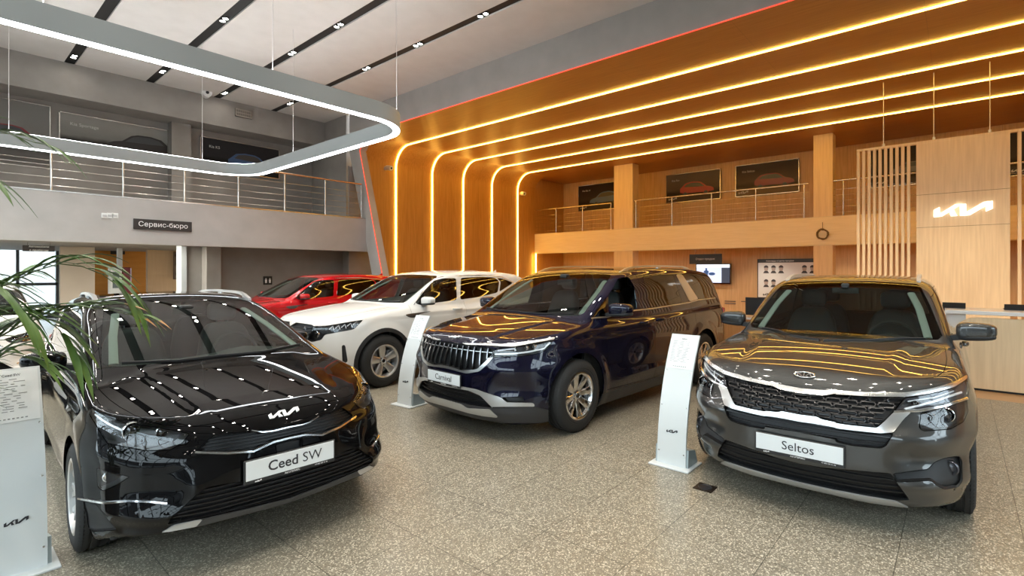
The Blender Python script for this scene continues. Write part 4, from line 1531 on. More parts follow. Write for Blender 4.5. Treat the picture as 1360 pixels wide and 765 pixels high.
def ceed(label, pn, plate=True, pos=None, yaw=None, logo=True):
    sp = CEED
    b = Build('car', sp, label, 'car', pn, 1)
    cm, pp, Z = b.cm, b.pp, b.px
    b.wheel_openings()
    fr = lambda c: c.x < .2
    hood = [(-.82, -.4), (-.81, .25), (-.775, .42), (-.70, .55), (-.55, .66), (-.25, .735), (.05, .765), (.36, .775), (.36, .70), (.26, .4), (.24, -.4)]
    cm.cut('hood', smooth_poly(hood), b.pt, lambda c: c.z > .70)
    lamp = Z((*_H, [(195, 228), (203, 200), (262, 238), (330, 262), (430, 275), (572, 300), (545, 335), (500, 362), (400, 364), (262, 337), (238, 300)]))
    gr = Z((*_I, [(620, 238), (595, 243), (520, 262), (420, 266), (230, 280), (160, 352), (175, 362), (300, 366), (422, 357), (518, 313), (640, 285)]))
    grl = Z((*_I, [(530, 330), (640, 302), (640, 350), (540, 378)]))
    low = Z((*_I, [(680, 446), (590, 468), (372, 510), (230, 530), (180, 548), (120, 600), (24, 688), (10, 716), (180, 684), (380, 638), (590, 586), (680, 562)]))
    skid = Z((*_I, [(680, 566), (590, 590), (380, 642), (180, 688), (40, 718), (0, 745), (160, 722), (380, 665), (590, 610), (680, 586)]))
    fog = Z((*_H, [(222, 430), (250, 440), (345, 462), (300, 492), (245, 516), (226, 500)]))
    vent = Z((*_H, [(160, 548), (222, 568), (262, 620), (298, 662), (215, 668), (172, 650)]))
    lipd = Z((*_I, [(40, 718), (180, 688), (150, 722), (20, 748), (-20, 752)]))
    cm.cut('skid', skid, pp, lambda c: c.x < -.3)
    cm.cut('lipend', lipd, pp, lambda c: c.x < -.3)
    cm.cut('intake', low, pp, fr)
    cm.cut('grille', gr, pp, fr)
    cm.cut('grille2', grl, pp, fr)
    cm.cut('fog', fog, pp, fr)
    cm.cut('vent', vent, pp, fr)
    cm.cut('lamp', lamp, pp, lambda c: c.x < .3)
    ws = [(-.01, 1.015), (.40, 1.005), (.67, 1.005), (.705, 1.03), (.64, 1.20), (.565, 1.345), (.52, 1.365), (.3, 1.375), (-.01, 1.378)]
    cm.cut('windshield', ws, b.pf, lambda c: c.x > .2 and c.z > .98)
    fd = [(.44, .28), (1.56, .27), (1.56, 1.40), (1.30, 1.385), (.95, 1.25), (.45, 1.0), (.42, .75)]
    rd = [(1.56, .27), (2.22, .28), (2.32, .52), (2.52, .80), (2.52, 1.05), (2.42, 1.36), (1.56, 1.40)]
    w1 = [(.62, 1.02), (1.50, 1.015), (1.50, 1.345), (1.32, 1.34), (1.0, 1.22), (.70, 1.07)]
    w2 = [(1.60, 1.015), (2.45, 1.03), (2.38, 1.32), (1.9, 1.345), (1.60, 1.345)]
    w3 = [(2.53, 1.04), (3.10, 1.10), (2.95, 1.25), (2.46, 1.32)]
    for nm, P in (('fdoor', fd), ('rdoor', rd), ('w1', w1), ('w2', w2), ('w3', w3)):
        cm.cut(nm, P, b.ps, lambda c: c.y > .4, over=[None, 'fdoor', 'rdoor'], facing=-.05)
    cm.cut('rearglass', [(-.01, 1.03), (.60, 1.03), (.50, 1.30), (-.01, 1.33)], b.pr, lambda c: c.x > 2.8 and c.z > .95)
    cm.freeze()
    car = b.car
    cm.part('body_shell', None, pn, car)
    cm.part('hood', 'hood', pn, car)
    cm.part('windshield', 'windshield', MATS['screen_glass'], car, gap=0)
    cm.part('rear_window', 'rearglass', MATS['dark_glass'], car)
    for sd in (1, -1):
        cm.part('front_door', 'fdoor', pn, car, sd); cm.part('rear_door', 'rdoor', pn, car, sd)
        cm.part('side_window', 'w1', MATS['side_glass'], car, sd); cm.part('side_window', 'w2', MATS['dark_glass'], car, sd); cm.part('quarter_window', 'w3', MATS['dark_glass'], car, sd)
        f = cm.part('fog_light', 'fog', MATS['lens'], car, sd, gap=.002)
        if f: cm.part('fog_light_housing', 'fog', MATS['lampdark'], f, sd, push=(.07, 0, 0))
        cm.part('bumper_vent', 'vent', MATS['blackplastic'], car, sd, push=(.03, 0, 0))
        h = cm.hit(pp, zp(*_H, [(258, 476)])[0])
        c = h[0] + Vector((.055, 0, 0)); c.y = (abs(c.y) - .02) * sd
        mb = MB(); fn = lambda x, y, hh, c=c: (c.x - hh, c.y + x, c.z + y)
        mb.lathe([(.030, -.02), (.030, .002), (.025, .004), (.021, -.004), (0, .002)], 24, fn)
        if f: mb.build('fog_lamp', MATS['chrome'], f, 40)
    cm.part('grille', ['grille', 'grille2'], MATS['grilledark'], car, push=(.03, 0, 0))
    cm.part('lower_intake', 'intake', MATS['grilledark'], car, push=(.04, 0, 0))
    cm.part('bumper_lip', 'skid', mat('lipgrey', (.06, .06, .062), .4, .4), car, gap=.001, inset=-.008)
    for sd in (1, -1): cm.part('lip_end', 'lipend', MATS['silverpaint'], car, sd, gap=.001, inset=-.009)
    zz = [(0, z) for z in ()]
    b.bars('grille_mesh', MATS['grillebar'], gr, pp, [[(0, z), (.3, z), (.6, z - .0)] for z in np.arange(.63, .79, .0165)], .006, .008, -.014)
    b.bars('lower_intake_bar', MATS['grillebar'], low, pp, [[(0, z), (.4, z), (.75, z + .01)] for z in np.arange(.24, .52, .024)], .009, .012, -.022)
    mb = MB(); cm.strip(mb, pp, Z((*_I, [(143, 368), (300, 372), (425, 362), (520, 318), (602, 297)])), .018, .012, 0, mir=True, step=5)
    # centre part of the wing-shaped chrome bar
    mb.build('grille_chrome_bar', MATS['chrome'], car, 40)
    mb = MB(); cm.strip(mb, pp, Z((*_I, [(415, 262), (470, 270), (520, 264), (595, 246)])), .010, .008, 0, mir=True, step=5); mb.build('grille_upper_trim', MATS['chrome'], car, 40)
    mb = MB(); cm.strip(mb, pp, Z((*_H, [(158, 542), (205, 552), (260, 560), (350, 552), (430, 556), (490, 562)])), .016, .012, 0, mir=True, step=5); mb.build('bumper_accent', MATS['chrome'], car, 40)
    b.lamp('headlight', 'lamp', 'lampdark', .085, bowls=[(zp(*_H, [(368, 300)])[0], .045, .06), (zp(*_H, [(480, 303)])[0], .030, .055)],
           drl=[(Z((*_H, [(205, 225), (262, 262), (320, 290)])), .012)])
    if logo: b.emblem((376.4, 549), pp, .052, 'inkwhite')
    if plate: add_plate(car, -.948, .535, [('Ceed', -.052, .0010), ('SW', .118, -.0004)])
    add_interior(car, .34, .965, .84, 1.15, 2.1, wheel_side=-1, seat_z=.56, length=3.3, dash_len=.6, floor_z=.22)
    b.pillars([(.69, 1.045), (.63, 1.20), (.555, 1.335)])
    b.inner_arches()
    b.wheels((8, 'vee', 0, 0), .215, .205, MATS['alloy'], .80, steer=0.0, name='ceed')
    for sd in (1, -1): add_mirror(car, .74, .975, 1.035, (.085, .12, .068), pn, sd, fold=(sd < 0))
    b.handle(1.38, .86); b.handle(2.32, .87)
    b.rails(1.50, 3.1, .60, .54, 0, MATS['satin'], .040)
    b.wiper(b.pf, [(-.62, 1.02), (-.3, 1.005), (.05, 1.01)])
    b.wiper(b.pf, [(0.02, 1.01), (.3, 1.005), (.60, 1.02)])
    mb = MB(); mb.box((1.28, -.11, 1.265), (1.305, .11, 1.32), .008, 2); mb.box((1.26, -.05, 1.31), (1.34, .05, 1.345), .01)
    mb.build('rear_view_mirror', MATS['cabin2'], car, 40)
    b.under(-.42, 3.4, .68, .16)
    for sd in (1, -1):
        mb = MB(); mb.box((3.52, sd * .55, .84), (3.62, sd * .76, .96), .02, 2); mb.build('tail_light', MATS['redlamp'], car, 40)
    if pos: car.location = (pos[0], pos[1], 0)
    if yaw is not None: car.rotation_euler.z = math.radians(yaw)
    return b
# ================================================================== room materials
def noise_mat(name, c1, c2, scale=(1, 1, 1), detail=4, rough=.5, nscale=6, bump=0.0, coat=0.0, rr=None, spec=None):
    m = mat(name, c1, rough, coat=coat, spec=spec)
    n, l, b = nodes(m)
    tc = n.new('ShaderNodeTexCoord'); mp = n.new('ShaderNodeMapping'); mp.inputs['Scale'].default_value = scale
    ns = n.new('ShaderNodeTexNoise'); ns.inputs['Scale'].default_value = nscale; ns.inputs['Detail'].default_value = detail
    cr = n.new('ShaderNodeValToRGB')
    cr.color_ramp.elements[0].position = rr[0] if rr else .3; cr.color_ramp.elements[1].position = rr[1] if rr else .7
    cr.color_ramp.elements[0].color = (*c1, 1); cr.color_ramp.elements[1].color = (*c2, 1)
    l.new(tc.outputs['Object'], mp.inputs[0]); l.new(mp.outputs[0], ns.inputs['Vector'])
    l.new(ns.outputs['Fac'], cr.inputs[0]); l.new(cr.outputs[0], b.inputs['Base Color'])
    if bump:
        bp = n.new('ShaderNodeBump'); bp.inputs['Strength'].default_value = bump; bp.inputs['Distance'].default_value = .01
        l.new(ns.outputs['Fac'], bp.inputs['Height']); l.new(bp.outputs[0], b.inputs['Normal'])
    return m


def joint_mask(m, pitches, width=.006, offs=(0, 0, 0), dark=.55):
    """thin dark joints every pitch along the object axes"""
    n, l, b = nodes(m)
    src = b.inputs['Base Color'].links[0].from_socket
    tc = n.new('ShaderNodeTexCoord'); sp = n.new('ShaderNodeSeparateXYZ'); l.new(tc.outputs['Object'], sp.inputs[0])
    acc = None
    for i, p in enumerate(pitches):
        if not p: continue
        a = n.new('ShaderNodeMath'); a.operation = 'ADD'; a.inputs[1].default_value = -offs[i]; l.new(sp.outputs[i], a.inputs[0])
        w = n.new('ShaderNodeMath'); w.operation = 'PINGPONG'; w.inputs[1].default_value = p / 2; l.new(a.outputs[0], w.inputs[0])
        c = n.new('ShaderNodeMath'); c.operation = 'LESS_THAN'; c.inputs[1].default_value = width / 2; l.new(w.outputs[0], c.inputs[0])
        if acc is None: acc = c
        else:
            mx = n.new('ShaderNodeMath'); mx.operation = 'MAXIMUM'; l.new(acc.outputs[0], mx.inputs[0]); l.new(c.outputs[0], mx.inputs[1]); acc = mx
    mix = n.new('ShaderNodeMixRGB'); mix.blend_type = 'MULTIPLY'
    mix.inputs[2].default_value = (dark, dark, dark, 1)
    l.new(acc.outputs[0], mix.inputs[0]); l.new(src, mix.inputs[1]); l.new(mix.outputs[0], b.inputs['Base Color'])
    return m


def terrazzo(name):
    m = mat(name, (.4, .38, .33), .32, spec=.5)
    n, l, b = nodes(m)
    tc = n.new('ShaderNodeTexCoord')
    def vor(scale, seedshift):
        mp = n.new('ShaderNodeMapping'); mp.inputs['Location'].default_value = (seedshift, seedshift * 1.7, 0)
        v = n.new('ShaderNodeTexVoronoi'); v.inputs['Scale'].default_value = scale
        l.new(tc.outputs['Object'], mp.inputs[0]); l.new(mp.outputs[0], v.inputs['Vector'])
        return v
    v1 = vor(150, 0); v2 = vor(95, 5.3)
    sep = n.new('ShaderNodeSeparateColor'); l.new(v1.outputs['Color'], sep.inputs[0])
    cr = n.new('ShaderNodeValToRGB'); cr.color_ramp.interpolation = 'CONSTANT'
    E = cr.color_ramp.elements
    E[0].position = 0; E[0].color = (.130, .115, .085, 1)
    E[1].position = .18; E[1].color = (.215, .192, .146, 1)
    for p, c in ((.45, (.185, .165, .125)), (.72, (.27, .242, .188)), (.88, (.50, .455, .36))):
        e = E.new(p); e.color = (*c, 1)
    l.new(sep.outputs[0], cr.inputs[0])
    sep2 = n.new('ShaderNodeSeparateColor'); l.new(v2.outputs['Color'], sep2.inputs[0])
    gt = n.new('ShaderNodeMath'); gt.operation = 'GREATER_THAN'; gt.inputs[1].default_value = .86; l.new(sep2.outputs[1], gt.inputs[0])
    lt = n.new('ShaderNodeMath'); lt.operation = 'LESS_THAN'; lt.inputs[1].default_value = .45; l.new(v2.outputs['Distance'], lt.inputs[0])
    an = n.new('ShaderNodeMath'); an.operation = 'MULTIPLY'; l.new(gt.outputs[0], an.inputs[0]); l.new(lt.outputs[0], an.inputs[1])
    mix = n.new('ShaderNodeMixRGB'); mix.inputs[2].default_value = (.54, .49, .39, 1)
    l.new(an.outputs[0], mix.inputs[0]); l.new(cr.outputs[0], mix.inputs[1])
    l.new(mix.outputs[0], b.inputs['Base Color'])
    return joint_mask(m, (.57, .57, 0), .005, (.30, .268, 0), .35)


M_floor = terrazzo('terrazzo')
M_grey = noise_mat('wall_grey', (.25, .237, .22), (.295, .28, .262), (1, 1, 1), 5, .65, 2.5)
M_greyd = noise_mat('wall_grey_dark', (.24, .225, .208), (.28, .263, .244), (1, 1, 1), 5, .7, 2.5)
M_beam = noise_mat('concrete_beam', (.38, .368, .35), (.435, .42, .40), (1, 1, 1), 6, .6, 2.2)
M_white = joint_mask(noise_mat('ceiling_white', (.63, .615, .59), (.67, .655, .63), (1, 1, 1), 2, .8, 3), (0, .835, 0), .004, (0, .1, 0), .93)
M_wood = joint_mask(noise_mat('oak_wall', (.48, .235, .05), (.60, .32, .085), (9, 9, .5), 5, .42, 3), (1.4, 0, 0), .008, (.3, 0, 0), .6)
M_woodc = joint_mask(noise_mat('oak_ceiling', (.40, .175, .030), (.50, .24, .050), (11, .5, 11), 5, .40, 3), (1.59, 2.44, 0), .006, (0.8, .4, 0), .7)
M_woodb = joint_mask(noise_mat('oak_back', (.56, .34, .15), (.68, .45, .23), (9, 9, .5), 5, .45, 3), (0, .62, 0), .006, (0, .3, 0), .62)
M_woodp = noise_mat('oak_panel', (.76, .56, .33), (.88, .67, .42), (9, 9, .45), 5, .45, 3)
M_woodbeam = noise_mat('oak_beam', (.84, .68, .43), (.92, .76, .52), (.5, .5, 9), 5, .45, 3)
M_woodfl = joint_mask(noise_mat('oak_floor', (.40, .22, .09), (.52, .30, .13), (9, .6, 9), 5, .3, 3), (.14, 0, 0), .004, (0, 0, 0), .6)
mat('steel', (.62, .60, .56), .25, 1)
mat('copper', (.60, .42, .30), .25, 1)
mat('matteblack', (.012, .012, .012), .6)
mat('signdark', (.022, .018, .016), .45)
mat('signgrey', (.045, .055, .058), .45)
mat('whiteplastic', (.72, .73, .72), .4)
mat('standwhite', (.66, .69, .69), .30)
mat('standfoot', (.36, .42, .43), .35)
mat('fixture', (.30, .33, .34), .5)
mat('wire', (.75, .75, .74), .4, .5)
mat('led_cool', (1, 1, 1), .5, emit=(.92, .97, 1.0), estr=9.0)
mat('led_warm', (1, .9, .6), .5, emit=(1.0, .60, .10), estr=10.5)
mat('led_red', (.8, .1, .05), .5, emit=(1.0, .07, .035), estr=.7)
mat('spot_lens', (1, 1, 1), .5, emit=(1.0, .93, .82), estr=60.0)
mat('sign_lit', (1, 1, 1), .5, emit=(1, .98, .93), estr=.85)
mat('paper', (.78, .80, .80), .6)
mat('inkgrey', (.16, .17, .18), .6)


def quad_box(mb, P, ax, t):
    mb.box(*P)


XB = 8.72          # portal plane
ZW = 6.57          # white ceiling
ZC = 5.80          # oak ceiling
YO = 14.24         # oak wall
YL = 13.45         # left balcony front
YU = 15.86         # upper left beam
YP = 16.7          # poster wall
XF = 17.86         # rear balcony front
XW = 20.1          # rear wall
TL, TR = 3.22, 3.28
XMIN, YMIN = -5.0, -7.0


def room():
    # floors
    mb = MB(); mb.box((XMIN, YMIN, -.2), (9.0, 24, 0)); struct('floor', mb.mesh('floor'), M_floor)
    mb = MB(); mb.box((9.0, YMIN, -.2), (24, 24, 0)); struct('floor_wood', mb.mesh('floor'), M_woodfl)
    # white ceiling with dark track slots
    xs = [2.25 - 1.605, 2.25, 3.855, 5.46, 7.06]
    xs = [.645, 2.25, 3.855, 5.46, 7.06, 8.60][:5]
    mb = MB()
    edges = [XMIN] + [e for x in [-4.17, -2.565, -.96] + xs for e in (x - .10, x + .10)] + [XB + .1]
    for a, b in zip(edges[0::2], edges[1::2]):
        mb.box((a, YMIN, ZW), (b, 17.0, ZW + .15))
    struct('ceiling', mb.mesh('ceiling'), M_white)
    mb = MB()
    for x in [-4.17, -2.565, -.96] + xs: mb.box((x - .11, YMIN, ZW + .03), (x + .11, 17.0, ZW + .15))
    struct('ceiling_slots', mb.mesh('ceiling'), MATS['matteblack'])
    # track spotlights, sunk in the slots
    hs = MB()
    for q in (-.075, .075): hs.lathe([(.062, 0.02), (.062, -.012), (.054, -.014), (.048, 0.01)], 16, lambda x, y, h, q=q: (x, y + q, h))
    hs.box((-.07, -.16, .012), (.07, .16, .03), .005)
    hme = hs.mesh('ceiling_spotlight', MATS['matteblack'], 40)
    ls = MB()
    for q in (-.075, .075): ls.lathe([(.046, -.002), (.02, -.006), (0, -.007)], 16, lambda x, y, h, q=q: (x, y + q, h))
    lme = ls.mesh('lamp_lens', MATS['spot_lens'], 60)
    first = None
    for i, x in enumerate([-2.565, -.96] + xs):
        for k in range(10):
            y = -3.0 + k * 1.98 + (i % 2) * .5
            if y > 15.7: continue
            o = obj('ceiling_spotlight', hme); o.location = (x, y, ZW + .012)
            tag(o, 'small round downlight sunk in a black slot of the white ceiling', 'spotlight', 'downlights in the ceiling slots')
            obj('lamp_lens', lme, None, o)
            L = bpy.data.lights.new('spot', 'SPOT'); L.energy = SPOT_W; L.spot_size = math.radians(75); L.spot_blend = .6; L.color = (1, .93, .82); L.shadow_soft_size = .04
            lo = bpy.data.objects.new('spot_light', L); C.objects.link(lo); lo.location = (x, y, ZW - .01)
            if x > 7 and -6 < y < 5:      # second spot per lamp, added to brighten the oak screen
                L2 = bpy.data.lights.new('spot', 'SPOT'); L2.energy = WASH_W; L2.spot_size = math.radians(33); L2.spot_blend = .8; L2.color = (1, .86, .62); L2.shadow_soft_size = .06
                l2 = bpy.data.objects.new('spot_light', L2); C.objects.link(l2); l2.location = (x, y, ZW - .02)
                tgt = Vector((13.8, y * .9, .8))
                l2.rotation_euler = (tgt - l2.location).to_track_quat('-Z', 'Y').to_euler()
    # left side: balcony, beam above, poster wall
    mb = MB(); mb.box((XMIN, YL, 2.24), (XB + .35, YL + .25, TL)); struct('wall_left_balcony_front', mb.mesh('wall_left'), M_beam)
    mb = MB(); mb.box((XMIN, YL + .25, 2.34), (XB + .35, YP, TL - .1)); struct('balcony_slab', mb.mesh('slab'), M_grey)
    mb = MB(); mb.box((XMIN, YL - .004, TL), (XB + .3, YL + .10, TL + .025)); struct('trim_1', mb.mesh('trim'), MATS['steel'])
    mb = MB(); mb.box((XMIN, YU, 5.78), (XB + .3, 17.0, ZW)); struct('beam_left', mb.mesh('beam'), M_grey)
    mb = MB(); mb.box((XMIN, YP, TL - .1), (XB + .5, YP + .3, 5.9)); struct('wall_left_upper', mb.mesh('wall'), M_greyd)
    p0, p1 = at(228, 200, Y=YP - .35), at(254, 200, Y=YP - .35)
    mb = MB(); mb.box((p0.x, YP - .35, TL - .1), (p1.x, YP, 5.9)); struct('column_left', mb.mesh('column'), M_grey)
    YB = 15.0
    x0 = at(300, 350, Y=YB).x
    mb = MB(); mb.box((at(243, 350, Y=YB).x, YB, 0), (XB + 3, YB + .25, 2.4)); struct('wall_left_lower', mb.mesh('wall'), M_greyd)
    for n_, (u0, u1, dy) in enumerate(((274, 294, .35), (463, 477, .35))):
        a, b = at(u0, 350, Y=YB - dy), at(u1, 350, Y=YB - dy)
        mb = MB(); mb.box((a.x, YB - dy, 0), (b.x, YB, 2.4), .01); struct('column_lower', mb.mesh('column'), M_grey)
    a, b = at(241, 350, Y=YB - .1), at(248, 350, Y=YB - .1)
    mb = MB(); mb.box((a.x, YB - .1, 0), (b.x, YB + .3, 2.4)); struct('trim_2', mb.mesh('trim'), mat('jamb', (.36, .40, .41), .4))
    # portal: bulkhead above, slanted leg on the left
    mb = MB()
    mb.prism([(YMIN, ZC), (13.35, ZC), (13.77, 5.33), (12.10, 0), (12.62, 0), (14.35, 5.33), (14.35, ZW), (YMIN, ZW)], lambda a, b, t: (t, a, b), XB, XB + .22)
    struct('wall_portal', mb.mesh('wall'), M_beam)
    # oak lining: wall, rounded corner, ceiling
    prof = [(YO, 0), (YO, 3.14)]
    R = .72
    prof += [(YO - R + R * math.cos(a), ZC - R + R * math.sin(a)) for a in np.linspace(0, PI / 2, 14)]
    mb = MB()
    sec = lambda x, P: [(x, y, z) for y, z in P] + [(x, y + (.1 if z < ZC - .02 else .0) , z + (.1 if z > ZC - R - .02 else 0)) for y, z in P[::-1]]
    mb.loft([sec(XB + .1, prof), sec(XF, prof)])
    struct('wall_oak', mb.mesh('wall_oak', None, 30), M_wood)
    mb = MB(); mb.box((XB + .006, YMIN, ZC - .008), (XF, YO - R, ZC + .1)); mb.box((XF, YMIN, ZC), (XW + .2, YO + .5, ZC + .1)); struct('ceiling_oak', mb.mesh('ceiling'), M_woodc)
    mb = MB(); mb.box((XF, YO + .02, 0), (XW, YO + .2, ZC)); struct('wall_oak_side', mb.mesh('wall'), M_wood)
    mb = MB(); mb.prism([(8.6, 0), (9.62, 0), (9.42, 1.65), (8.80, 4.9), (8.6, 4.9)], lambda a, b, q: (a, q, b), YO - .06, YO - .006); struct('wall_portal_return', mb.mesh('wall'), M_greyd)
    # rear balcony
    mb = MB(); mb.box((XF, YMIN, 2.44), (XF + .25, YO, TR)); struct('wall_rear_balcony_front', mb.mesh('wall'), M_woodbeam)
    mb = MB(); mb.box((XF - .004, YMIN, 2.425), (XF + .3, YO, 2.445)); mb.box((XF - .004, YMIN, TR), (XF + .1, YO, TR + .02)); struct('trim_3', mb.mesh('trim'), mat('palewood', (.75, .62, .42), .5))
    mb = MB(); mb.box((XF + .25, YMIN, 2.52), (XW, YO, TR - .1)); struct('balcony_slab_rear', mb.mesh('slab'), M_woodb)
    mb = MB(); mb.box((XW, YMIN, 0), (XW + .25, YO + .4, ZC + .1)); struct('wall_rear', mb.mesh('wall'), M_woodb)
    for u0, u1 in ((813, 838), (1079, 1105)):
        a, b = at(u0, 300, X=XF - .12), at(u1, 300, X=XF - .12)
        mb = MB(); mb.box((XF + .015, a.y, 0), (XF + .5, b.y, ZC), .006); struct('column_oak', mb.mesh('column'), M_woodp)
    # far room beyond the left opening
    YF = 21.5
    def far(u0, u1, m, nm, z1=2.6, y=YF, z0=0, t=.2):
        a, b = at(u0, 350, Y=y), at(u1, 350, Y=y)
        mb = MB(); mb.box((a.x, y, z0), (b.x, y + t, z1)); return struct(nm, mb.mesh(nm), m)
    far(80, 126, noise_mat('farcream', (.62, .53, .43), (.66, .57, .46), (1, 1, 1), 2, .7, 2), 'wall_far_cream', y=19.5)
    far(118, 204, noise_mat('farorange', (.55, .23, .035), (.62, .28, .05), (1, 1, 5), 3, .5, 2), 'wall_far_orange', y=22.5)
    far(196, 260, noise_mat('farlight', (.66, .46, .27), (.70, .50, .30), (6, 6, .5), 3, .5, 3), 'wall_far_oak', y=20.5)
    mb = MB(); mb.box((XMIN, YL + .3, 2.36), (XB, 24, 2.5)); struct('ceiling_far', mb.mesh('ceiling'), M_grey)
    a = at(158, 350, Y=19.6); mb = MB(); mb.box((a.x - .05, 19.5, 0), (a.x + .07, 19.65, 2.4)); struct('trim_4', mb.mesh('trim'), MATS['whiteplastic'])
    for x in (-2.2, .6, 3.4):  # out-of-view glowing panels added to brighten the far room
        for y in (14.5, 15.6):
            mb = MB(); mb.box((x - .6, y - .3, 2.335), (x + .6, y + .3, 2.36), .003)
            o = tag(mb.build('added_fill_panel', mat('fill_panel_glow', (1, 1, 1), .5, emit=(1, .93, .82), estr=20.0), None), 'added hidden glowing panel that brightens the far room behind the left opening', 'ceiling light', 'added fill panels for the far room')
    # glazed fronts: street side behind the camera, right-hand end, far left
    frame = mat('mullion', (.10, .11, .12), .4, .5)
    glz = glass_mat('pane', (.93, .96, .96), 1.0, .04)
    def facade(nm, axis, c, lo, hi, step, zt=6.0, rows=(1.25, 2.9, 4.5)):
        mb = MB()
        n = int((hi - lo) / step)
        for k in range(n + 1):
            q = lo + (hi - lo) * k / n
            p = ((c - .05, q - .04, 0), (c + .1, q + .04, zt)) if axis == 'x' else ((q - .04, c - .05, 0), (q + .04, c + .1, zt))
            mb.box(*p)
        for z in (0.06,) + rows + (zt,):
            p = ((c - .05, lo, z - .05), (c + .09, hi, z + .05)) if axis == 'x' else ((lo, c - .05, z - .05), (hi, c + .09, z + .05))
            mb.box(*p)
        w = struct(nm, mb.mesh(nm), frame)
        g = MB()
        p = ((c + .012, lo, 0), (c + .02, hi, zt)) if axis == 'x' else ((lo, c + .012, 0), (hi, c + .02, zt))
        g.box(*p)
        obj('window_glass', g.mesh('glass'), glz, w)
        return w
    facade('window_1', 'x', XMIN, YMIN, 13.4, 1.7)
    facade('window_2', 'y', YMIN, 2.2, 7.0, 1.2)
    mb = MB(); mb.box((XMIN, YMIN - .1, 0), (2.2, YMIN + .1, 6.0)); mb.box((7.0, YMIN - .1, 0), (XB, YMIN + .1, 6.0)); struct('wall_right_grey', mb.mesh('wall'), M_greyd)
    mb = MB(); mb.box((XMIN - .1, YMIN, 6.0), (XMIN + .1, 17, ZW + .1)); struct('wall_front', mb.mesh('wall'), M_grey)
    mb = MB(); mb.box((XMIN, YMIN - .1, 6.0), (XB, YMIN + .1, ZW + .1)); struct('wall_right', mb.mesh('wall'), M_grey)
    mb = MB(); mb.box((XB, YMIN - .1, 0), (XW + .2, YMIN + .1, ZC + .1)); struct('wall_right_oak', mb.mesh('wall'), M_woodp)
    mb = MB(); mb.box((XMIN - .1, 13.4, 0), (XMIN + .1, 24, ZW)); struct('wall_front_end', mb.mesh('wall'), M_grey)
    xa = at(76, 350, Y=23.9).x
    w = facade('window_3', 'y', 23.9, XMIN, xa, .9, 2.5, (1.2,))
    mb = MB(); mb.box((xa, 23.9, 0), (XB + 3, 24.1, 2.6)); struct('wall_far', mb.mesh('wall'), M_grey)
    # what the street side shows through the far window: a low pale building
    mb = MB(); mb.box((-16, 34, 0), (6, 40, 3.2)); 
    o = obj('street_building', mb.mesh('street_building'), noise_mat('streetwall', (.48, .46, .44), (.58, .56, .53), (1, 1, 1), 3, .8, .5)); o['kind'] = 'structure'
    for q, hh in (((-34, -30, -26, 2), 7.5), ((-36, 4, -27, 30), 6.2), ((-20, -36, 4, -28), 7.0), ((6, -38, 30, -30), 8.0)):  # unseen blocks opposite, added to darken what the cars reflect
        mb = MB(); mb.box((q[0], q[1], -.3), (q[2], q[3], hh))
        o = obj('street_building', mb.mesh('street_building'), joint_mask(noise_mat('streetblock%d' % q[0], (.10, .10, .11), (.15, .145, .14), (1, 1, 1), 3, .8, .5), (2.4, 2.4, 2.8), .9, (0, 0, .6), .35)); o['kind'] = 'structure'
    mb = MB(); mb.box((-40, -40, -.6), (40, 60, -.25)); struct('ground', mb.mesh('ground'), noise_mat('asphalt', (.16, .16, .16), (.22, .22, .22), (1, 1, 1), 4, .9, 3))
    mb = MB(); mb.box((XB, 17.0, 2.5), (XB + .2, YO + .3, ZW)); struct('wall_left_end', mb.mesh('wall'), M_grey)
    mb = MB(); mb.box((XMIN, 16.9, ZW), (XB + .2, 17.2, ZW + .2)); struct('trim_5', mb.mesh('trim'), M_grey)


def railing(nm, label, axis, c, posts, lo, hi, z0, m, hr=1.05, n=5):
    t = thing(nm, label, 'railing', (0, 0, 0))
    P = lambda q, z: (q, c, z) if axis == 'y' else (c, q, z)
    mb = MB(); mb.tube([P(lo, z0 + hr), P(hi, z0 + hr)], .026, 10); mb.build('handrail', m, t, 60)
    for k in range(n):
        mb = MB(); z = z0 + .13 + k * (hr - .22) / n
        mb.tube([P(lo, z), P(hi, z)], .0045, 6); mb.build('rail_bar', MATS['steel'], t, 60)
    for q in posts:
        mb = MB()
        mb.tube([P(q, z0), P(q, z0 + hr)], .018, 10)
        mb.tube([P(q, z0), P(q, z0 + .015)], .05, 12)
        mb.build('post', MATS['steel'], t, 60)
    return t


CAR_SIL = [(0, .16), (.02, .34), (.10, .44), (.22, .50), (.36, .78), (.46, .86), (.66, .88), (.84, .80), (.95, .56), (1.0, .46), (1.0, .20), (.92, .15), (.90, .05), (.85, .0), (.80, .03), (.77, .13), (.32, .11), (.29, .03), (.23, -.02), (.18, .02), (.15, .12)]
WIN_SIL = [(.27, .50), (.39, .74), (.47, .80), (.66, .81), (.80, .74), (.88, .56), (.60, .52)]


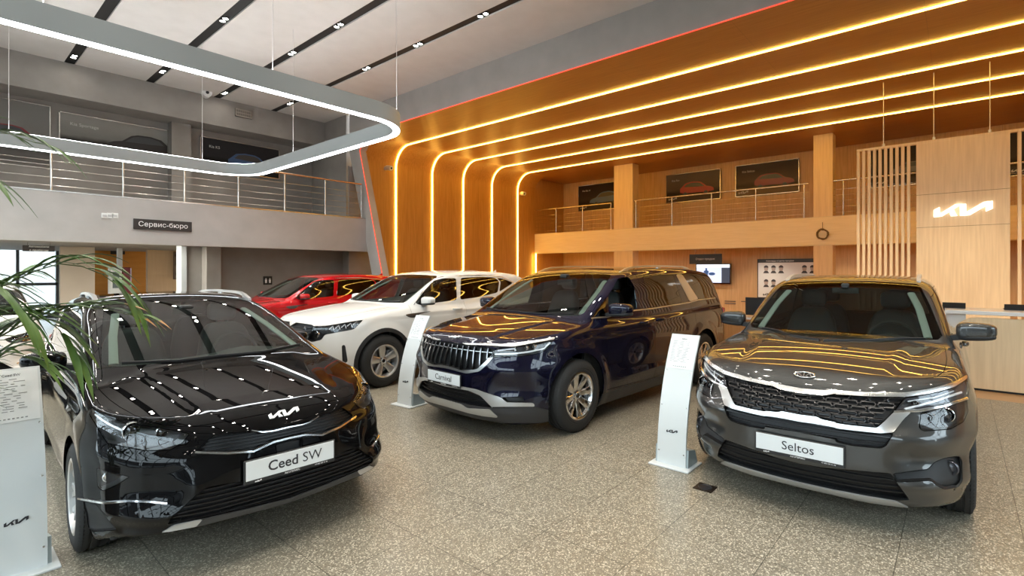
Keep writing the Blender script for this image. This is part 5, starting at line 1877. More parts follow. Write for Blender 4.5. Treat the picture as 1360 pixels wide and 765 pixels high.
def poster(nm, label, corners, axis, c, cars, sky, ground, title, flip=False, group=None, tsize=.11):
    """framed print on a wall: corners = pixel TL, TR, BL on the wall plane"""
    K = dict(Y=c) if axis == 'y' else dict(X=c)
    tl, tr, bl = (at(u, v, **K) for u, v in corners)
    ex = Vector((1, 0, 0)) if axis == 'y' else Vector((0, -1, 0))
    w = abs((tr - tl).dot(ex)); h = abs((tl - bl).z)
    t = thing(nm, label, 'poster', (tl + ex * w / 2 - Vector((0, 0, h / 2))), 0, group)
    def put(o, dx, dy, dz):
        ez = ex.cross(Vector((0, 0, 1)))
        place(o, ex * dx + Vector((0, 0, dy)) + ez * dz, ex, (0, 0, 1))
    mb = MB()
    for q in ((-w / 2, -h / 2, w / 2, -h / 2 + .02), (-w / 2, h / 2 - .02, w / 2, h / 2), (-w / 2, -h / 2, -w / 2 + .02, h / 2), (w / 2 - .02, -h / 2, w / 2, h / 2)):
        mb.box((q[0], q[1], 0), (q[2], q[3], .03))
    put(mb.build('poster_frame', MATS['steel'], t), 0, 0, .0)
    sky = [v * .55 for v in sky]; ground = [v * .6 for v in ground]
    m = mat('print_' + title.replace(' ', '_') + nm + str(round(tl.x + tl.y, 1)), sky, .6, spec=.2)
    n, l, b = nodes(m)
    tc = n.new('ShaderNodeTexCoord'); sp = n.new('ShaderNodeSeparateXYZ'); l.new(tc.outputs['Generated'], sp.inputs[0])
    ns = n.new('ShaderNodeTexNoise'); ns.inputs['Scale'].default_value = 3.5; ns.inputs['Detail'].default_value = 5; l.new(tc.outputs['Generated'], ns.inputs['Vector'])
    ad = n.new('ShaderNodeMath'); ad.operation = 'MULTIPLY_ADD'; ad.inputs[1].default_value = .22; l.new(ns.outputs['Fac'], ad.inputs[0]); l.new(sp.outputs[1], ad.inputs[2])
    cr = n.new('ShaderNodeValToRGB'); E = cr.color_ramp.elements
    E[0].position = .25; E[0].color = (*ground, 1); E[1].position = .95; E[1].color = (*sky, 1)
    e = E.new(.42); e.color = (*[g * .35 for g in ground], 1); e = E.new(.56); e.color = (*[.5 * a + .5 * b_ for a, b_ in zip(sky, ground)], 1)
    l.new(ad.outputs[0], cr.inputs[0]); l.new(cr.outputs[0], b.inputs['Base Color'])
    mb = MB(); mb.box((-w / 2 + .02, -h / 2 + .02, 0), (w / 2 - .02, h / 2 - .02, .015))
    put(mb.build('poster_print', m, t), 0, 0, .0)
    for (cx_, cy_, cw, col) in cars:
        cw = min(cw, w * .62)
        ch = cw * .42
        fl = -1 if flip else 1
        cm_ = mat('printed_car_%d_%d_%d' % tuple(int(v * 99) for v in col), col, .3)
        mb = MB(); mb.prism([((a - .5) * cw * fl, b_ * ch) for a, b_ in CAR_SIL], lambda a, b_, q: (a, b_, q), 0, .003)
        o = mb.build('printed_car', cm_, t); put(o, cx_ * w, cy_ * h - ch / 2, .0155)
        mb = MB(); mb.prism([((a - .5) * cw * fl, b_ * ch) for a, b_ in WIN_SIL], lambda a, b_, q: (a, b_, q), 0, .002)
        mb.prism([(x_ * cw * fl + .06 * cw * math.cos(2 * PI * k / 16) - .5 * cw * fl, .07 * ch + .13 * ch * math.sin(2 * PI * k / 16)) for x_ in (.235,) for k in range(16)], lambda a, b_, q: (a, b_, q), 0, .002)
        mb.prism([(x_ * cw * fl + .06 * cw * math.cos(2 * PI * k / 16) - .5 * cw * fl, .07 * ch + .13 * ch * math.sin(2 * PI * k / 16)) for x_ in (.845,) for k in range(16)], lambda a, b_, q: (a, b_, q), 0, .002)
        o2 = mb.build('printed_detail', mat('printed_glass', (.035, .04, .045), .3), t); put(o2, cx_ * w, cy_ * h - ch / 2, .0187)
    mat('printtext', (.55, .55, .53), .5)
    if title:
        o = obj('poster_title', text_mesh(title, tsize), MATS['printtext'], t)
        put(o, -w / 2 + .28 + tsize * len(title) * .16, h / 2 - .26, .0165)
    lg = logo_mb(.10, .2, .002).build('poster_logo', MATS['printtext'], t); put(lg, -w / 2 + .28, -h / 2 + .16, .0165)
    return t
def pendant():
    Z0, Hh = 3.80, .25
    x0, x1, y0, y1, r = -.55, 4.92, 6.22, 12.35, .75
    P = []
    for (cx, cy, a0) in ((x1 - r, y1 - r, 0), (x0 + r, y1 - r, PI / 2), (x0 + r, y0 + r, PI), (x1 - r, y0 + r, 1.5 * PI)):
        P += [(cx + r * math.cos(a0 + PI / 2 * k / 14), cy + r * math.sin(a0 + PI / 2 * k / 14), math.cos(a0 + PI / 2 * k / 14), math.sin(a0 + PI / 2 * k / 14)) for k in range(15)]
    t = thing('pendant_light', 'large rounded rectangular ring light hanging on wires under the white ceiling', 'pendant light', (2.2, 9.3, Z0))
    off = Vector((2.2, 9.3, Z0))
    w = .055
    def ring(ofs):
        mb = MB()
        secs = [[Vector((x + nx * o, y + ny * o, Z0 + z)) - off for o, z in ofs] for x, y, nx, ny in P]
        secs.append(secs[0])
        mb.loft(secs, cap=False)
        return mb
    ring([(-w, .012), (w, .012), (w, Hh), (-w, Hh)]).build('ring_body', MATS['fixture'], t, 35)
    ring([(-w + .02, Hh - .004), (w - .02, Hh - .004), (w - .02, Hh + .006), (-w + .02, Hh + .006)]).build('added_uplight', mat('uplight_glow', (1, 1, 1), .5, emit=(.95, .97, 1.0), estr=24.0), t, 35)  # glowing strip added on top of the ring to brighten the ceiling
    ring([(-w + .006, 0), (w - .006, 0), (w - .006, .014), (-w + .006, .014)]).build('light_diffuser', MATS['led_cool'], t, 35)
    ws = []
    for (u, v) in ((160, 203), (327, 95), (411, 198), (520, 146)):
        pass
    for x, y in ((.95, y1), (3.95, y1 - .0), (x1, 10.2), (x1 - .2, 6.45), (2.75, y0), (.7, y0), (x0, 9.3)):
        mb = MB(); mb.tube([Vector((x, y, Z0 + Hh - .02)) - off, Vector((x, y, ZW)) - off], .0045, 6); mb.build('hanging_wire', MATS['wire'], t)
    return t


def led_strips():
    R = .72
    prof = [(YO - .02, .02), (YO - .02, 1.6), (YO - .02, 3.4)]
    prof += [(YO - R + (R - .020) * math.cos(a), ZC - R + (R - .020) * math.sin(a)) for a in np.linspace(0, PI / 2, 14)]
    prof += [(6, ZC - .020), (0, ZC - .020), (YMIN + .3, ZC - .020)]
    names = ['nearest the portal edge', 'second from the portal edge', 'third from the portal edge', 'second from the rear balcony', 'nearest the rear balcony']
    for k, x in enumerate((10.38, 11.95, 13.48, 15.07, 16.67)):
        mb = MB()
        secs = []
        for i, (y, z) in enumerate(prof):
            a, b = prof[max(i - 1, 0)], prof[min(i + 1, len(prof) - 1)]
            d = Vector((0, b[0] - a[0], b[1] - a[1])).normalized(); n = Vector((1, 0, 0)).cross(d)
            c = Vector((x, y, z))
            secs.append([c + Vector((-.025, 0, 0)) + n * .010, c + Vector((.025, 0, 0)) + n * .010, c + Vector((.025, 0, 0)) - n * .006, c + Vector((-.025, 0, 0)) - n * .006])
        mb.loft(secs)
        o = mb.build('led_strip', MATS['led_warm'], None)
        tag(o, 'warm light strip bending from oak wall to oak ceiling, ' + names[k], 'light strip', 'warm light strips in the oak lining')
    p = at(712, 340, X=XF - .02)
    mb = MB(); mb.box((XF - .05, p.y - .03, .02), (XF - .022, p.y + .03, 2.42), .004)
    tag(mb.build('led_strip', MATS['led_warm'], None), 'short upright warm light strip in the corner under the rear balcony', 'light strip')
    mb = MB()
    pts = [(XB - .02, 12.10 + .52, .02), (XB - .02, 13.77 - .0, 5.33), (XB - .02, 13.35, ZC - .0), (XB - .02, YMIN + .2, ZC - .0)]
    pts = [(XB - .015, 12.11, .02), (XB - .015, 13.75, 5.32), (XB - .015, 13.34, ZC - .012), (XB - .015, YMIN + .2, ZC - .012)]
    mb.tube(pts, .012, 6)
    tag(mb.build('led_strip', MATS['led_red'], None), 'thin red light line along the edge of the grey portal', 'light strip')


def stand(name, label, x, y, ez, h=1.085, w=.25, lean=.31, lines='', rows=14):
    """curved white price stand; ez: rotation about z, face towards -x at 0"""
    t = thing(name, label, 'display stand', (x, y, 0), ez)
    def curve(u):      # along the height
        return lean * u ** 2.1, h * u
    secs, n = [], 20
    mb = MB()
    for k in range(n + 1):
        u = k / n
        dx, z = curve(u)
        z = max(z, .012)
        secs.append([(dx - .0, -w / 2, z), (dx - .0, w / 2, z), (dx + .022, w / 2, z - .004), (dx + .022, -w / 2, z - .004)])
    mb.loft(secs); mb.build('panel', MATS['standwhite'], t, 40)
    mb = MB(); mb.box((-.07, -w / 2 - .05, 0), (.23, w / 2 + .05, .014), .003); mb.build('base_plate', MATS['standwhite'], t)
    mb = MB()
    mb.prism([(.01, .012), (.215, .012), (.16, .13), (.02, .16)], lambda a, b, q: (a, q, b), -w / 2 - .018, w / 2 + .018)
    mb.build('foot', MATS['standfoot'], t, 30)
    def at_u(u, off=.0015):
        dx, z = curve(u); dx2, z2 = curve(min(u + .01, 1.01)); d = Vector((dx2 - dx, 0, z2 - z)).normalized()
        n_ = Vector((-d.z, 0, d.x))
        return Vector((dx, 0, z)) + n_ * off, d
    # printed sheet in the upper part
    mb = MB()
    secs = []
    for k in range(7):
        u = .74 + .25 * k / 6
        c, d = at_u(u, .002); c2, _ = at_u(u, .0005)
        secs.append([(c.x, -w / 2 + .012, c.z), (c.x, w / 2 - .012, c.z), (c2.x, w / 2 - .012, c2.z), (c2.x, -w / 2 + .012, c2.z)])
    mb.loft(secs); sh = mb.build('price_sheet', MATS['paper'], t, 40)
    rnd = random.Random(int(x * 100))
    hd = text_mesh(lines, .020)
    c, d = at_u(.965, .0032)
    o = obj('sheet_heading', hd, MATS['inkgrey'], sh); place(o, c, (0, -1, 0), d)
    mb = MB()
    for k in range(rows):
        u = .945 - .165 * k / rows
        c, d = at_u(u, .003)
        yy = w / 2 - .03
        for q in range(3):
            L = rnd.uniform(.015, .05)
            if yy - L < -w / 2 + .025: break
            mb.box((c.x - .0004, yy - L, c.z - .0017), (c.x + .0008, yy, c.z + .0017))
            yy -= L + rnd.uniform(.01, .03)
    mb.build('sheet_lines', mat('inkpale', (.38, .39, .40), .6), sh)
    c, d = at_u(.756, .003)
    mb = MB()
    for k in range(7): mb.box((c.x - .0004, -.06 + k * .018, c.z - .003), (c.x + .001, -.05 + k * .018, c.z + .003))
    mb.build('sheet_marks', MATS['inkpale'], sh)
    c, d = at_u(.27, .0005)
    lg = logo_mb(.028, .2, .002).build('printed_logo', MATS['ink'], t); place(lg, c, (0, -1, 0), d)
    for u in (.11, .46, .72):
        for sg in (-1, 1):
            c, d = at_u(u, .0)
            mb = MB(); mb.lathe([(.006, -.002), (.006, .003), (0, .005)], 10)
            o = mb.build('panel_screw', MATS['steel'], t, 40); place(o, Vector((c.x, sg * (w / 2 - .016), c.z)), (0, -1, 0), d)
    return t


def hanging_screen():
    X = 13.85
    yl, yp0, yp1 = at(1138, 250, X=X).y, at(1217, 250, X=X).y, at(1341.5, 250, X=X).y
    ztop = at(1240, 186, X=X).z
    t = thing('hanging_screen', 'tall oak screen with upright slats and lit white emblem behind the reception counter', 'partition screen', (X, yp0, 0))
    O = Vector((X, yp0, 0))
    yr = yp1 - (yl - yp0)
    zb = .25
    mb = MB(); mb.box((-.04, yp1 - O.y, zb), (.06, 0, ztop - .05), .004)
    pn = mb.build('oak_panel', M_woodp, t)
    zj = at(1240, 258, X=X).z; zk = at(1280, 300, X=X).z
    for z in (zj, zk):
        mb = MB(); mb.box((-.0415, yp1 - O.y + .002, z - .004), (-.039, -.002, z + .004)); mb.build('panel_joint', mat('jointdark', (.28, .17, .08), .6), pn)
    c = at(1278, 278, X=X - .045)
    wlg = abs(at(1318, 278, X=X).y - at(1240, 278, X=X).y)
    lg = logo_mb(wlg / 4.25 / .82, .2, .03).build('lit_logo', MATS['sign_lit'], t)
    place(lg, c - O, (0, -1, 0), (0, 0, 1))
    mb = MB(); mb.box((-.04, yr - O.y, ztop - .05), (.06, yl - O.y, ztop)); mb.build('top_rail', M_woodp, t)
    pitch = (yl - yp0 - .06) / 10
    for k in range(10):
        y = yl - O.y - .03 - pitch * k
        mb = MB(); mb.box((-.03, y - .028, zb), (.05, y + .028, ztop - .05), .004); mb.build('slat', M_woodp, t)
        y = yr - O.y + .03 + pitch * k
        mb = MB(); mb.box((-.03, y - .028, zb), (.05, y + .028, ztop - .05), .004); mb.build('slat', M_woodp, t)
    for u in (1173.4, 1240.2, 1314.7, 1392):
        y = at(u, 150, X=X).y
        mb = MB(); mb.tube([(0, y - O.y, ztop), (0, y - O.y, ZC)], .008, 6); mb.tube([(0, y - O.y, ztop - .01), (0, y - O.y, ztop + .06)], .025, 8); mb.build('hanging_wire', MATS['wire'], t)
    mb = MB(); mb.box((-.03, yr - O.y, .0), (.05, yl - O.y, zb)); mb.build('bottom_rail', M_woodp, t)


def counter():
    X = 9.60
    y0 = at(1246, 420, X=X).y; y1 = -5.2
    t = thing('reception_counter', 'white topped reception counter with oak front at the right edge', 'counter', (X, y0, 0))
    top = 1.10
    mb = MB(); mb.box((-.06, y1 - y0, top - .055), (.75, 0, top), .008, 2); mb.build('counter_top', mat('corian', (.82, .80, .77), .25), t)
    mb = MB(); mb.box((.0, -.30, .0), (.72, -.02, top - .05), .01, 2); mb.build('counter_end', MATS['corian'], t)
    # oak front with a rounded upper corner
    L = y1 - y0
    P = [(-.16, .03)] + [(-.16 - .26 + .26 * math.cos(a), top - .095 - .26 + .26 * math.sin(a)) for a in np.linspace(0, PI / 2, 10)] + [(L, top - .095), (L, .03)]
    mb = MB(); mb.prism(P, lambda a, b, q: (q, a, b), -.035, .02); mb.build('front_panel', M_woodp, t)
    mb = MB(); mb.box((-.012, L, .0), (.3, -.16, .06)); mb.build('plinth', MATS['matteblack'], t)
    for u, w, lab in ((1267, .26, 'dark laptop lid on the reception counter behind the grey SUV mirror'), (1352, .28, 'dark laptop lid on the reception counter at the right picture edge')):
        p = at(u, 411, X=X + .42)
        o = thing('laptop', lab, 'laptop', (X + .42, p.y, top), 0)
        mb = MB(); mb.box((-.01, -w / 2, 0), (.20, w / 2, .018), .004); mb.build('keyboard_base', MATS['blackplastic'], o)
        mb = MB(); mb.prism([(-.012, .018), (.0, .018), (-.03, .085), (-.042, .085)], lambda a, b, q: (a, q, b), -w / 2, w / 2); mb.build('screen_lid', MATS['blackplastic'], o)


def sign(name, label, corners, axis, c, txt, size, m, th=.04, tm='inkwhite', arm=None):
    K = dict(Y=c) if axis == 'y' else dict(X=c)
    (u0, v0), (u1, v1) = corners
    a, b = at(u0, v0, **K), at(u1, v1, **K)
    ex = Vector((1, 0, 0)) if axis == 'y' else Vector((0, -1, 0))
    w = abs((b - a).dot(ex)); h = abs(a.z - b.z)
    ce = (a + b) / 2
    t = thing(name, label, 'sign', ce)
    ez = ex.cross(Vector((0, 0, 1)))
    mb = MB(); mb.box((-w / 2, -h / 2, -th), (w / 2, h / 2, 0), .006)
    o = mb.build('sign_board', m, t); place(o, (0, 0, 0), ex, (0, 0, 1))
    if isinstance(txt, str): txt = [(txt, 0)]
    for s_, dy in txt:
        if not s_: continue
        q = obj('sign_lettering', text_mesh(s_, size), MATS[tm], t); place(q, Vector((0, 0, dy)) + ez * .001, ex, (0, 0, 1))
    return t, w, h, ex, ez


def camera_device(label, p, ex, sc=1.35):
    t = thing('security_camera', label, 'camera', p)
    t.scale = (sc, sc, sc)
    ex = Vector(ex).normalized()
    sd = ex.cross(Vector((0, 0, 1))).normalized()
    mb = MB(); mb.tube([-ex * .0, ex * .06], .055, 12); mb.build('mount', MATS['whiteplastic'], t, 40)
    mb = MB(); c = ex * .10
    mb.tube([c - ex * .05 + Vector((0, 0, .01)), c + ex * .10 + Vector((0, 0, -.02))], .062, 14); mb.build('camera_body', MATS['whiteplastic'], t, 40)
    mb = MB(); mb.tube([c + ex * .098 + Vector((0, 0, -.02)), c + ex * .106 + Vector((0, 0, -.021))], .022, 12); mb.build('camera_lens', MATS['blackgloss'], t, 40)


def palm():
    base = Vector((-.42, 4.02, 0))
    t = thing('potted_palm', 'green palm with arching fronds reaching over the black estate car', 'plant', base)
    leafm = noise_mat('palmleaf', (.045, .11, .022), (.11, .20, .045), (1, 1, 1), 3, .38, 9)
    dry = mat('palmtip', (.42, .22, .07), .5)
    pot = MB(); pot.lathe([(0, 0), (.17, 0), (.22, .40), (.235, .42), (.215, .42), (.205, .36), (0, .36)], 32); pot.build('pot', mat('pot', (.16, .15, .14), .5), t, 40)
    so = MB(); so.lathe([(.205, .37), (.1, .385), (0, .38)], 24); so.build('soil', mat('soil', (.05, .035, .025), .9), t, 40)
    rnd = random.Random(5)
    st = MB()
    for k in range(5):
        a = k * 1.3; st.tube([(.05 * math.cos(a), .05 * math.sin(a), .37), (.07 * math.cos(a), .07 * math.sin(a), .65), (.1 * math.cos(a), .1 * math.sin(a), .95)], .014, 8)
    st.build('stem', mat('palmstem', (.10, .14, .05), .5), t, 60)
    def P3(u, v, d):
        r = (u - CX) / FPX * d
        return Vector((cA * d + sA * r, sA * d - cA * r, EYE - (v - CY) / FPX * d)) - base
    def frond(pts, n=17, L=.30, wid=.013, u0=.25, tip=False, fall=(.25, .5), crown=None):
        K = [crown or Vector((rnd.uniform(-.08, .08), rnd.uniform(-.08, .08), .92))] + pts
        seg = [0]
        for a, b in zip(K, K[1:]): seg.append(seg[-1] + (b - a).length)
        f = [pch([(q / seg[-1], p[i]) for q, p in zip(seg, K)]) for i in range(3)]
        C_ = lambda u: Vector([float(g(u)) for g in f])
        mb = MB(); mb.tube([C_(u) for u in np.linspace(0, 1, 18)], .006, 6, rs=list(np.linspace(.008, .002, 18)))
        fr = mb.build('frond', MATS['palmstem'], t, 60)
        lb = MB()
        for k in range(n):
            u = u0 + (1 - u0) * k / (n - 1)
            c = C_(u); tg = (C_(min(u + .015, 1)) - C_(min(u + .015, 1) - .03)).normalized()
            s_ = tg.cross(Vector((0, 0, 1))).normalized()
            for sg in (-1, 1):
                ll = L * (.5 + .75 * math.sin(PI * min(1, .2 + .68 * u))) * rnd.uniform(.8, 1.15)
                out = (tg * (.75 + .5 * u) + s_ * sg * (.75 - .25 * u) + Vector((0, 0, rnd.uniform(.0, .22)))).normalized()
                fl = rnd.uniform(*fall)
                secs = []
                for q in range(8):
                    v = q / 7
                    p = c + out * ll * v + Vector((0, 0, .08 * ll * math.sin(v * PI) - fl * ll * v ** 2.2))
                    ww = wid * (.35 + math.sin(PI * (.10 + .78 * v)) ** .8) * (1 - v ** 5 * .93)
                    across = out.cross(Vector((0, 0, 1))).normalized()
                    up = across.cross(out).normalized()
                    secs.append([p - across * ww + up * ww * .3, p + up * -.0007, p + across * ww + up * ww * .3, p + up * .0010])
                br = tip and k > n - 6
                lb.loft(secs if not br else secs[:6])
                if br:
                    tb = MB(); tb.loft(secs[5:]); tb.build('leaf_tip', dry, fr, 60)
        lb.build('leaflets', leafm, fr, 60)
    frond([P3(-60, 420, 2.5), P3(20, 372, 2.66), P3(85, 350, 2.78), P3(140, 366, 2.86), P3(172, 398, 2.9)], n=20, L=.30)
    frond([P3(-90, 500, 2.45), P3(-10, 452, 2.6), P3(60, 420, 2.72), P3(120, 408, 2.84), P3(172, 418, 2.92)], n=20, L=.27, tip=True, fall=(.1, .3))
    frond([P3(-120, 470, 2.4), P3(-40, 425, 2.5), P3(20, 415, 2.6), P3(70, 430, 2.7), P3(100, 470, 2.74)], n=17, L=.26)
    frond([P3(-100, 540, 2.4), P3(-30, 492, 2.5), P3(15, 470, 2.56), P3(48, 480, 2.6)], n=15, L=.26)
    frond([P3(-150, 380, 2.3), P3(-70, 365, 2.4), P3(-10, 380, 2.45), P3(30, 420, 2.5)], n=16, L=.30)
    frond([P3(-170, 300, 2.35), P3(-120, 210, 2.5), P3(-50, 172, 2.65), P3(15, 178, 2.75), P3(48, 190, 2.8)], n=18, L=.26)
    frond([P3(-200, 330, 2.3), P3(-160, 230, 2.4), P3(-90, 200, 2.45), P3(-30, 230, 2.5)], n=16, L=.30)
    for k in range(4):
        a = 2.2 + k * .8; d = Vector((math.cos(a), math.sin(a), 0))
        frond([d * .3 + Vector((0, 0, 1.5)), d * .62 + Vector((0, 0, 1.62)), d * .9 + Vector((0, 0, 1.3))], n=13, L=.28)


def person_at_desk():
    p = at(1030, 392, X=11.6)
    t = thing('person', 'person with brown hair sitting behind the dark monitor', 'person', (p.x, p.y, 0))
    bm = bmesh.new()
    V = [(0, 0, .52), (0, 0, .75), (-.02, 0, .98), (-.04, 0, 1.16), (-.05, 0, 1.24), (-.07, 0, 1.36), (-.07, 0, 1.47),
         (-.05, .18, 1.13), (-.12, .24, .90), (-.32, .18, .80), (-.42, .14, .79), (-.05, -.18, 1.13), (-.12, -.24, .90), (-.32, -.18, .80), (-.42, -.14, .79),
         (-.05, .10, .50), (-.42, .12, .52), (-.45, .12, .10), (-.05, -.10, .50), (-.42, -.12, .52), (-.45, -.12, .10), (-.55, .12, .05), (-.55, -.12, .05)]
    R = [.12, .13, .15, .10, .055, .085, .075, .06, .048, .036, .03, .06, .048, .036, .03, .085, .065, .045, .085, .065, .045, .035, .035]
    E = [(0, 1), (1, 2), (2, 3), (3, 4), (4, 5), (5, 6), (3, 7), (7, 8), (8, 9), (9, 10), (3, 11), (11, 12), (12, 13), (13, 14), (0, 15), (15, 16), (16, 17), (0, 18), (18, 19), (19, 20), (17, 21), (20, 22)]
    me = bpy.data.meshes.new('body'); me.from_pydata(V, E, [])
    o = obj('body', me, noise_mat('shirt', (.10, .11, .13), (.13, .14, .16), (1, 1, 1), 2, .8, 5), t)
    sk = o.modifiers.new('skin', 'SKIN')
    for i, r in enumerate(R): me.skin_vertices[0].data[i].radius = (r, r)
    me.skin_vertices[0].data[0].use_root = True
    o.modifiers.new('sub', 'SUBSURF').levels = 2
    h = superq((-.05, 0, 1.43), (.10, .085, .095), .9, .9, 16, 10, lambda p: (p.x + .012, p.y, p.z + .02)); h.build('hair', mat('hair', (.16, .075, .03), .6), t, 60)
    f = superq((-.085, 0, 1.385), (.075, .07, .10), .9, .9, 16, 10); f.build('face', mat('skin', (.55, .33, .23), .5), t, 60)
    t.scale = (.84, .84, .84)
    c = thing('office_chair', 'dark office chair under the person at the desk', 'chair', (p.x + .02, p.y, 0))
    mb = MB(); mb.box((-.24, -.24, .27), (.24, .24, .33), .03, 2); mb.build('seat', MATS['blackplastic'], c, 40)
    mb = MB(); mb.box((.24, -.22, .42), (.30, .22, .9), .03, 2); mb.build('backrest', MATS['blackplastic'], c, 40)
    mb = MB(); mb.tube([(0, 0, .28), (0, 0, .06)], .03, 8)
    for k in range(5): mb.tube([(0, 0, .08), (.26 * math.cos(k * 1.2566), .26 * math.sin(k * 1.2566), .03)], .02, 6)
    mb.tube([(.2, 0, .30), (.27, 0, .5)], .02, 6); mb.build('base', MATS['darkmetal'], c, 40)


def things():
    pendant(); led_strips(); hanging_screen(); counter()
    # railings
    PY = YL + .12
    posts = [at(u, 250, Y=PY).x for u in (68, 163.5, 245, 316.5, 378, 431.8, 480)]
    step = posts[1] - posts[0]
    pp = [posts[0] - step * k for k in (1, 2, 3)] + posts
    railing('balcony_railing', 'steel bar railing with coppery handrail on the grey left balcony', 'y', PY, pp, XMIN + .1, posts[-1], TL, MATS['copper'], hr=1.04)
    PX = XF + .10
    g1 = [at(u, 290, X=PX).y for u in (706.3, 738.6, 773.7, 811.4)]
    g2 = [at(u, 290, X=PX).y for u in (844.6, 892.3, 945, 1003.7, 1068)]
    railing('balcony_railing', 'short pale steel railing left of the slim oak column', 'x', PX, g1, g1[0], g1[-1], TR, MATS['steel'], hr=1.08)
    railing('balcony_railing', 'long pale steel railing between the two oak columns', 'x', PX, g2, g2[0] + .1, g2[-1] - .12, TR, MATS['steel'], hr=1.08)
    g3 = [at(u, 280, X=PX).y for u in (1120, 1200, 1290)]
    railing('balcony_railing', 'pale steel railing behind the slatted screen', 'x', PX, g3 + [g3[-1] - 2.6, g3[-1] - 5], g3[0] + .3, YMIN + .1, TR, MATS['steel'], hr=1.08)
    # posters
    yy = YP - .04
    poster('poster', 'poster of a dark red car at the left picture edge, on the grey upper wall', ((-62, 118), (67, 145), (-62, 205)), 'y', yy, [(-.02, -.02, 2.3, (.16, .012, .018))], (.36, .36, .34), (.17, .16, .15), '', group='car posters on the grey upper wall')
    poster('poster', 'poster of a black SUV in misty light left of the grey column', ((78, 147.6), (223, 172.6), (78, 199)), 'y', yy, [(.22, -.02, 2.1, (.008, .008, .009))], (.50, .50, .47), (.12, .115, .105), 'Kia Sportage', group='car posters on the grey upper wall')
    poster('poster', 'poster of a blue car on a dark street right of the grey column', ((265.5, 180.4), (370.6, 198.8), (265.5, 224)), 'y', yy, [(.14, -.06, 2.0, (.03, .09, .22))], (.05, .05, .055), (.018, .018, .02), 'Kia K5', flip=True, group='car posters on the grey upper wall')
    poster('poster', 'dark poster beside the orange lit wall, partly hidden by the portal leg', ((437.3, 211.8), (500, 222), (437.3, 253)), 'y', yy, [(.1, -.08, 1.6, (.07, .08, .10))], (.06, .065, .075), (.03, .03, .03), 'Kia Seltos', group='car posters on the grey upper wall')
    xx = XW - .05
    poster('poster', 'poster of a blue car on the oak wall left of the slim column', ((768.4, 247.5), (832, 240.5), (768.4, 281.3)), 'x', xx, [(.05, -.02, 1.5, (.05, .12, .24))], (.05, .03, .025), (.10, .07, .04), 'Kia Rio X', group='car posters on the oak upper wall')
    poster('poster', 'poster of a red hatchback in front of stairs, left of two on the oak wall', ((885, 233.3), (957, 224.5), (885, 270.3)), 'x', xx, [(.08, -.02, 1.5, (.33, .015, .02))], (.26, .21, .15), (.14, .10, .065), 'Kia Rio', flip=True, group='car posters on the oak upper wall')
    poster('poster', 'poster of a dark red SUV nearest the wide oak column', ((977, 220.8), (1061.7, 210.7), (977, 262.2)), 'x', xx, [(.12, -.03, 1.5, (.20, .015, .02))], (.12, .10, .085), (.30, .23, .14), 'Kia Seltos', flip=True, group='car posters on the oak upper wall')
    poster('poster', 'dark poster seen through the slats of the hanging screen', ((1156, 199), (1244, 189), (1156, 250)), 'x', xx, [(.1, -.05, 1.5, (.12, .11, .10))], (.08, .075, .07), (.13, .115, .10), '', group='car posters on the oak upper wall')
    poster('poster', 'dark poster behind the slats at the right picture edge', ((1336, 176), (1440, 164), (1336, 235)), 'x', xx, [(.1, -.05, 1.6, (.06, .06, .07))], (.08, .075, .07), (.13, .115, .10), '', group='car posters on the oak upper wall')
    # signs
    sign('wall_sign', 'dark sign with white Cyrillic lettering on the grey balcony front', ((177.5, 290), (255, 308)), 'y', YL - .05, 'Сервис-бюро', .145, MATS['signdark'])
    t, w, h, ex, ez = sign('hanging_sign', 'dark two line sign hanging in front of the far left window', ((30, 325.5), (73, 334.5)), 'y', 17.0, [('Автомобили', .045), ('с пробегом', -.045)], .062, MATS['signdark'])
    mb = MB()
    for q in (-.35, .35): mb.tube([(q * w, 0, h / 2), (q * w, 0, 2.36 - t.location.z)], .006, 6)
    mb.build('hanging_rod', MATS['steel'], t)
    sign('wall_sign', 'small dark sign on the orange wall of the far room', ((147, 330), (166, 338)), 'y', 22.4, '', .16, MATS['signdark'])
    t, w, h, ex, ez = sign('restroom_sign', 'small black square sign with two white figures on grey wall', ((349.8, 367), (361.6, 378)), 'y', 14.97, '', .1, MATS['matteblack'], .02)
    for dx in (-.055, .055):
        mb = MB(); mb.lathe([(0, .07), (.018, .06), (.018, .05), (0, .035)], 10, lambda x, y, hh: (x, y * .1, hh)); mb.prism([(-.028, .03), (.028, .03), (.022, -.07), (-.022, -.07)], lambda a, b, q: (a, q, b), -.004, .004)
        o = mb.build('figure_symbol', MATS['inkwhite'], t); o.location = (dx, -.006, 0)
    t, w, h, ex, ez = sign('hanging_sign', 'dark grey sign with white lettering hanging above the wall television', ((915.5, 338), (958.5, 350.3)), 'x', 18.6, 'Отдел продаж', .10, MATS['signgrey'])
    mb = MB()
    for q in (-.3, .3): mb.tube([(0, q * w, h / 2), (0, q * w, 2.52 - t.location.z)], .006, 6)
    mb.build('hanging_rod', MATS['steel'], t)
    # television
    X = XW - .12
    a, b = at(924.5, 350.5, X=X), at(970.5, 377.5, X=X)
    w, h = abs(a.y - b.y), a.z - b.z
    t = thing('tv', 'wall television showing a pale slide with a walking figure', 'television', ((a + b) / 2))
    ex = (0, -1, 0)
    mb = MB(); mb.box((-.03, -w / 2, -h / 2), (.1, w / 2, h / 2), .008); mb.build('television_case', MATS['blackgloss'], t)
    def scr(q, m, nm, z=.0):
        mb = MB(); mb.box((-.032 - z, -q[2], q[1]), (-.029, -q[0], q[3])); return mb.build(nm, m, t)
    scr((-w / 2 + .03, -h / 2 + .05, w / 2 - .03, h / 2 - .03), mat('screen_pale', (.1, .1, .12), .2, emit=(.55, .60, .82), estr=.9), 'screen')
